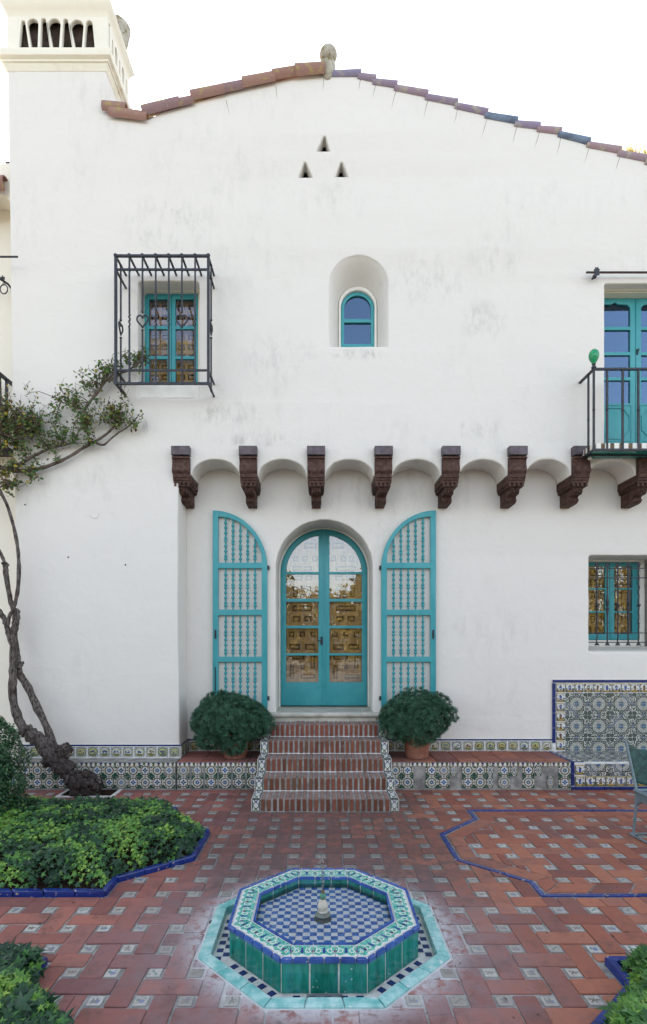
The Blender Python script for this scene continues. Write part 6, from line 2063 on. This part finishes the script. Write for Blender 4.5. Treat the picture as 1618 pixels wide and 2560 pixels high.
for x, y, d, r_, k in ((645, 2290, 6.86, .175, 60), (560, 2250, 6.88, .12, 24), (700, 2330, 6.88, .10, 22), (480, 2040, 6.93, .095, 22), (360, 2120, 6.9, .075, 18), (250, 1930, 6.95, .085, 18), (180, 1900, 6.96, .06, 12), (150, 1390, 7.1, .045, 8), (430, 2160, 6.88, .085, 14), (40, 635, 7.1, .035, 5), (126, 985, 7.08, .035, 5)):
    c = P3(*q(x, y), d)
    tr.ball(c, r_ * .9, 14, 10, .14)
    for j in range(k):
        v = Vector((rs.normal(), rs.normal() * .8 - .3, rs.normal())); v.normalize()
        p = c + v * r_ * rs.uniform(.75, 1.05)
        if p.z < .0: continue
        tr.ball(p, r_ * rs.uniform(.16, .36) if k > 10 else r_ * .5, 8, 6, .16)
tr.ball(P3(*q(640, 2380), 6.88), (.17, .15, .09), 14, 8, .15)
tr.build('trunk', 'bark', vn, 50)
# upper limbs against the wall
e_ = lambda x, y: (x * .2497, 850 + y * .2497)       # from the enlarged photo crop
br = MB()
DW = 7.24
limbs = []
def L2(pts, r0, r1): limbs.append(limb(br, [(*e_(x, y), d) for x, y, d in pts], r0, r1, 7, .08, 5))
L2([(-60, 1250, 7.2), (60, 1290, 7.2), (200, 1310, DW), (340, 1295, DW), (480, 1262, DW), (620, 1205, DW), (740, 1140, DW), (860, 1065, DW), (980, 1000, DW), (1080, 930, DW), (1160, 850, DW)], .030, .014)
L2([(60, 1290, 7.2), (200, 1240, DW), (300, 1180, DW), (420, 1120, DW), (520, 1080, DW), (640, 1050, DW), (740, 1025, DW)], .026, .012)
L2([(970, 1035, DW), (1040, 1050, DW - .03), (1110, 990, DW - .03), (1200, 920, DW - .03), (1280, 870, DW - .03), (1380, 770, DW - .04)], .016, .007)
L2([(905, 1040, DW), (880, 940, DW - .03), (865, 800, DW - .04), (850, 690, DW - .05)], .014, .014)
L2([(850, 690, DW - .05), (930, 580, DW - .05), (1000, 490, DW - .06), (1050, 410, DW - .08), (1110, 380, DW - .10)], .018, .022)
L2([(1090, 420, DW - .10), (1180, 350, 7.05), (1290, 300, 7.02), (1370, 240, 7.05), (1430, 190, 7.1)], .014, .009)
L2([(850, 690, DW - .05), (760, 680, DW - .06), (660, 640, DW - .06), (560, 580, DW - .06)], .009, .004)
L2([(-40, 900, 7.1), (80, 960, 7.1), (180, 985, 7.12), (300, 930, 7.15)], .014, .006)
L2([(-40, 1330, 7.15), (60, 1420, 7.12), (110, 1480, 7.1)], .014, .006)
L2([(300, 1300, DW), (320, 1380, DW - .02), (305, 1440, DW - .02)], .008, .004)
br.build('branch', 'branch_bark', vn, 50)
tw = MB(); lloc, lnrm, lrn, lsz = [], [], [], []
clusters = [(40, 760, 200, 1.0, 560), (200, 790, 170, .9, 480), (330, 800, 130, .75, 260), (80, 900, 180, .95, 420), (450, 980, 105, .45, 100), (590, 860, 130, .5, 130), (540, 770, 80, .6, 50), (790, 560, 120, .45, 110), (700, 560, 110, .55, 70), (590, 590, 50, .4, 30), (860, 790, 130, .4, 130), (930, 880, 120, .35, 110), (780, 960, 110, .4, 80), (1130, 690, 120, .62, 110), (1200, 760, 130, .62, 120), (1120, 830, 100, .6, 70), (1350, 790, 85, .55, 55), (950, 410, 110, .42, 80), (900, 480, 80, .6, 50), (1080, 290, 110, .38, 110), (1160, 270, 90, .42, 70), (1290, 160, 110, .42, 80), (1400, 170, 100, .45, 90), (1440, 200, 60, .45, 50), (280, 1240, 110, .5, 60), (370, 1300, 60, .4, 30), (540, 1190, 60, .35, 26), (50, 1340, 140, .95, 200), (60, 1470, 110, .85, 160), (180, 1460, 50, .2, 22), (320, 1370, 70, .7, 22), (150, 1050, 120, .7, 70), (240, 1110, 80, .4, 40), (480, 1040, 70, .35, 30), (1020, 780, 80, .7, 30), (980, 640, 60, .6, 20), (1240, 600, 60, .7, 20)]
allp = [p for l in limbs for p in l]
for x, y, rr, tone, k in clusters:
    c = P3(*e_(x, y), DW - .05); r_ = rr * .2497 * DW / F_PX
    near = min(allp, key=lambda p: (p - c).length)
    ntw = max(3, k // 9)
    for j in range(ntw):
        v = Vector((rs.normal() * .62, rs.normal() * .30 - .1, rs.normal() * .62)) * r_ * 1.0
        tip = c + v; tip.y = min(tip.y, YF - .03)
        st_ = min(allp, key=lambda p: (p - (c + tip) / 2).length) if rs.rand() < .7 else near
        m1 = st_.lerp(tip, .45) + Vector((rs.normal(), rs.normal() * .4, rs.normal())) * r_ * .16
        m2 = st_.lerp(tip, .75) + Vector((rs.normal(), rs.normal() * .4, rs.normal())) * r_ * .16
        for p in (m1, m2): p.y = min(p.y, YF - .02)
        tw.tube([st_, m1, m2, tip], [.005, .0042, .0034, .002], 4, cap=False)
        for s_ in range(2):
            p = m2.lerp(tip, rs.rand()); e2 = p + Vector((rs.normal(), rs.normal() * .4, abs(rs.normal()) + .2)) * .05; e2.y = min(e2.y, YF - .02)
            tw.tube([p, e2], [.0028, .0016], 4, cap=False)
            if rs.rand() < .22: tw.ball(e2, .008, 5, 4)
        nl = max(2, k // ntw)
        for s_ in range(nl):
            f_ = rs.rand() ** .7
            p = (m1.lerp(m2, f_ * 2) if f_ < .5 else m2.lerp(tip, f_ * 2 - 1)) + Vector((rs.normal(), rs.normal() * .6, rs.normal())) * .028
            p.y = min(p.y, YF - .02)
            lloc.append(tuple(p)); lnrm.append((rs.normal(0, .6), -.7 + rs.normal(0, .5), .5 + rs.normal(0, .5)))
            b = rs.rand(); lv = abs(rs.normal(0, .28)) + (.50 if b < .24 else 0)
            if tone > .8 and b > .72: lv = rs.uniform(.80, 1.0)
            elif tone > .55 and b > .86: lv = rs.uniform(.6, 1.0)
            lrn.append(min(1, lv)); lsz.append(rs.uniform(.03, .06))
tw.build('twig', 'branch_bark', vn)['kind'] = 'stuff'
scatter('foliage', [(0, 0, 0), (.30, .35, .06), (.24, .75, .03), (0, 1, -.06), (-.24, .75, .03), (-.30, .35, .06)], [(0, 1, 2, 3), (0, 3, 4, 5)], frames(lnrm, rs.uniform(0, 6.28, len(lloc)), lsz), lloc, np.array(lrn), 'vine_leaf', vn)

# ------------------------------------------------------------------ garden chair at the right edge
cr = thing('garden_chair', (3.42, 5.2, 0), 'verdigris metal garden chair with a green sling back at the right edge', 'chair')
for x in (3.19, 3.68):
    mb = MB()
    mb.tube([(x, 5.44, .45), (x - .012, 5.47, .58), (x - .04, 5.50, .78), (x - .062, 5.52, .93)], [.015, .015, .014, .013], 8); mb.tube([(x - .062, 5.52, .93), (x - .085, 5.53, .935)], [.014, .010], 8)
    mb.build('back_post', 'chair_metal', cr, 50)
    for y, yo in ((5.43, .02), (5.02, -.02)):
        mb = MB(); mb.tube([(x, y, .43), (x - .012, y + yo * .5, .22), (x - .025, y + yo, .012)], [.017, .014, .013], 8); mb.ball((x - .025, y + yo, .012), (.03, .03, .012), 10, 6); mb.build('leg', 'chair_metal', cr, 50)
    mb = MB(); mb.tube([(x - .06, 5.46, .010), (x + .0, 4.98, .010)], .011, 8); mb.build('runner', 'chair_metal', cr, 50)
    # pierced apron under the seat
    pl = [(5.455, .432), (5.455, .31), (5.43, .30), (5.40, .33), (5.37, .355), (5.30, .37), (5.23, .355), (5.16, .37), (5.09, .355), (5.06, .33), (5.03, .30), (5.0, .31), (5.0, .432)]
    mb = MB(); mb.prism(pl, x - .010, x + .010); mb.build('apron', 'chair_metal', cr)
mb = MB(); pl = [(3.20, .432), (3.20, .33), (3.24, .315), (3.28, .355), (3.36, .37), (3.44, .355), (3.52, .37), (3.60, .355), (3.63, .315), (3.67, .33), (3.67, .432)]
mb.add([(x, 5.438, z) for x, z in pl] + [(x, 5.452, z) for x, z in pl], [tuple(range(11)), tuple(range(11, 22))[::-1]] + [(i, (i + 1) % 11, (i + 1) % 11 + 11, i + 11) for i in range(11)]); mb.build('apron', 'chair_metal', cr)
mb = MB(); mb.tube([(3.16, 5.46, .010), (3.66, 5.46, .010)], .011, 8); mb.build('runner', 'chair_metal', cr, 50)
def sling(name, f, nu, nv, mat):
    mb = MB(); vs = [f(u / nu, v / nv) for v in range(nv + 1) for u in range(nu + 1)]
    fs = [(v * (nu + 1) + u, v * (nu + 1) + u + 1, (v + 1) * (nu + 1) + u + 1, (v + 1) * (nu + 1) + u) for v in range(nv) for u in range(nu)]
    mb.add(vs, fs); o = mb.build(name, mat, cr, 80)
    m_ = o.modifiers.new('t', 'SOLIDIFY'); m_.thickness = .006
    # crossed wires
    wr = MB()
    for k in range(-nv, nu + 1, 2):
        for dr in (1, -1):
            pts = []
            for t in range(nv + 1):
                u = k + t if dr == 1 else k + nv - t
                if 0 <= u <= nu:
                    p = Vector(f(u / nu, t / nv)); pts.append(p + Vector((0, -.004, .003)))
            if len(pts) > 1: wr.tube(pts, .0028, 4, cap=False)
    link(D.objects.new('wire_mesh', wr.mesh('wire_mesh', 'wire_green')), o)['kind'] = 'stuff'
    return o
sling('sling_back', lambda u, v: (3.19 + .49 * u - .012 - .045 * v, 5.455 + .06 * v + .05 * math.sin(math.pi * u), .53 + .38 * v - (.05 + .03 * v) * math.sin(math.pi * u)), 16, 12, 'chair_sling')
sling('seat', lambda u, v: (3.18 + .51 * u, 5.45 - .45 * v, .452 - .03 * math.sin(math.pi * u)), 16, 14, 'chair_metal')
mb = MB()
mb.tube([(3.18, 5.455, .45), (3.18, 5.0, .45), (3.69, 5.0, .45), (3.69, 5.455, .45), (3.18, 5.455, .45)], .017, 8, cap=False); mb.build('seat_frame', 'chair_metal', cr, 50)

# ------------------------------------------------------------------ dry grass on the roof, fallen leaves
rs = np.random.RandomState(2)
n = 150
gx0 = PX(1582, YF + .09)
loc = np.stack([gx0 + rs.normal(0, .10, n), YF + .10 + rs.normal(0, .03, n), np.zeros(n)], 1)
zroof = FZ(385) ; loc[:, 2] = 8.60 - (loc[:, 0] - gx0) * .27
GB_V = [(-.03, 0, 0), (.03, 0, 0), (.02, .55, .06), (0, 1, .22), (-.02, .55, .06)]
d = np.stack([rs.normal(0, .40, n), -np.ones(n) * .2, np.zeros(n)], 1)
# blades stand up: rotate the blade's long axis to near vertical
mats = np.zeros((n, 3, 3))
for i in range(n):
    up = Vector((rs.normal(0, .35), rs.normal(0, .2), 1)).normalized(); sd = up.cross(Vector((rs.normal(), 1, 0))).normalized(); nn = sd.cross(up)
    L = rs.uniform(.10, .26)
    mats[i] = np.array([[sd.x, up.x, nn.x], [sd.y, up.y, nn.y], [sd.z, up.z, nn.z]]) * L
o = scatter('dry_grass', GB_V, [(0, 1, 2), (0, 2, 4), (4, 2, 3)], mats, loc, rs.uniform(0, 1, n), 'dry_grass')
tag(o, 'tuft of sunlit yellow dry grass growing on the right roof slope', 'grass', None, 'stuff')
n = 70; loc = []
while len(loc) < n:
    y = rs.uniform(2.8, 6.2); x = rs.uniform(-.58, .58) * y
    if (x < -1.1 and 4.1 < y < 6.3) or ((x - FC[0]) ** 2 + (y - FC[1]) ** 2 < .75) or (abs(x) > 1.2 and y < 3.3): continue
    loc.append((x, y, .006))
nrm = np.stack([rs.normal(0, .3, n), rs.normal(0, .3, n), np.ones(n)], 1)
o = scatter('fallen_leaves', OV_V, OV_F, frames(nrm, rs.uniform(0, 6.28, n), rs.uniform(.012, .03, n)), loc, rs.uniform(0, 1, n), 'litter_leaf')
tag(o, 'scattered small brown leaves on the courtyard paving', 'litter', None, 'stuff')

# ------------------------------------------------------------------ sunlit garden trees behind the viewpoint, mirrored in the panes
ft = MB(); locs = []
for x, y, h, r_ in ((-9, -17, 6.2, 3.2), (-3.6, -18, 7.0, 2.6), (.2, -20, 5.4, 2.8), (3.6, -18, 6.6, 2.6), (9.0, -19, 6.0, 3.2), (-14, -20, 6.5, 3.6), (14.5, -17, 7.6, 3.5), (19, -18, 8.4, 3.5), (23, -19, 7.6, 3.5)):
    k = 2000
    v = rs.normal(size=(k, 3)); v /= np.linalg.norm(v, axis=1)[:, None]
    rad = r_ * (1 - np.abs(rs.normal(0, .22, k)))
    locs.append(np.array([x, y, h * .5]) + v * rad[:, None] * np.array([1, 1, h * .5 / r_]))
locs = np.concatenate(locs); locs = locs[locs[:, 2] > .2]; n = len(locs)
PALM = (-8.6, -16.5, 17.5)
pm_ = []; pl_ = []
for k in range(70):                      # a tall palm head among them
    az_, el_ = rs.uniform(0, 6.28), rs.uniform(-.5, 1.2)
    for q_ in range(26):
        t_ = q_ / 26; dr = Vector((math.cos(az_) * math.cos(el_), math.sin(az_) * math.cos(el_), math.sin(el_) - t_ * .7))
        pl_.append(tuple(Vector(PALM) + dr * 4.2 * t_)); nx = dr.normalized(); side = nx.cross(Vector((0, 0, 1))).normalized() * (1 if q_ % 2 else -1)
        yv = (nx * .6 + side).normalized(); xv = nx.cross(yv).normalized(); zv = xv.cross(yv)
        pm_.append(np.array([[xv.x * .14, yv.x, zv.x], [xv.y * .14, yv.y, zv.y], [xv.z * .14, yv.z, zv.z]]) * .8)
locs = np.concatenate([locs, np.array(pl_)])
o = scatter('far_trees', OV_V, OV_F, np.concatenate([frames(rs.normal(size=(n, 3)), rs.uniform(0, 6.28, n), rs.uniform(.3, .6, n)), np.array(pm_)]), locs, rs.uniform(0, 1, n + len(pl_)), 'far_leaf')
tag(o, 'golden sunlit garden trees across the courtyard mirrored in the panes', 'trees', None, 'stuff')
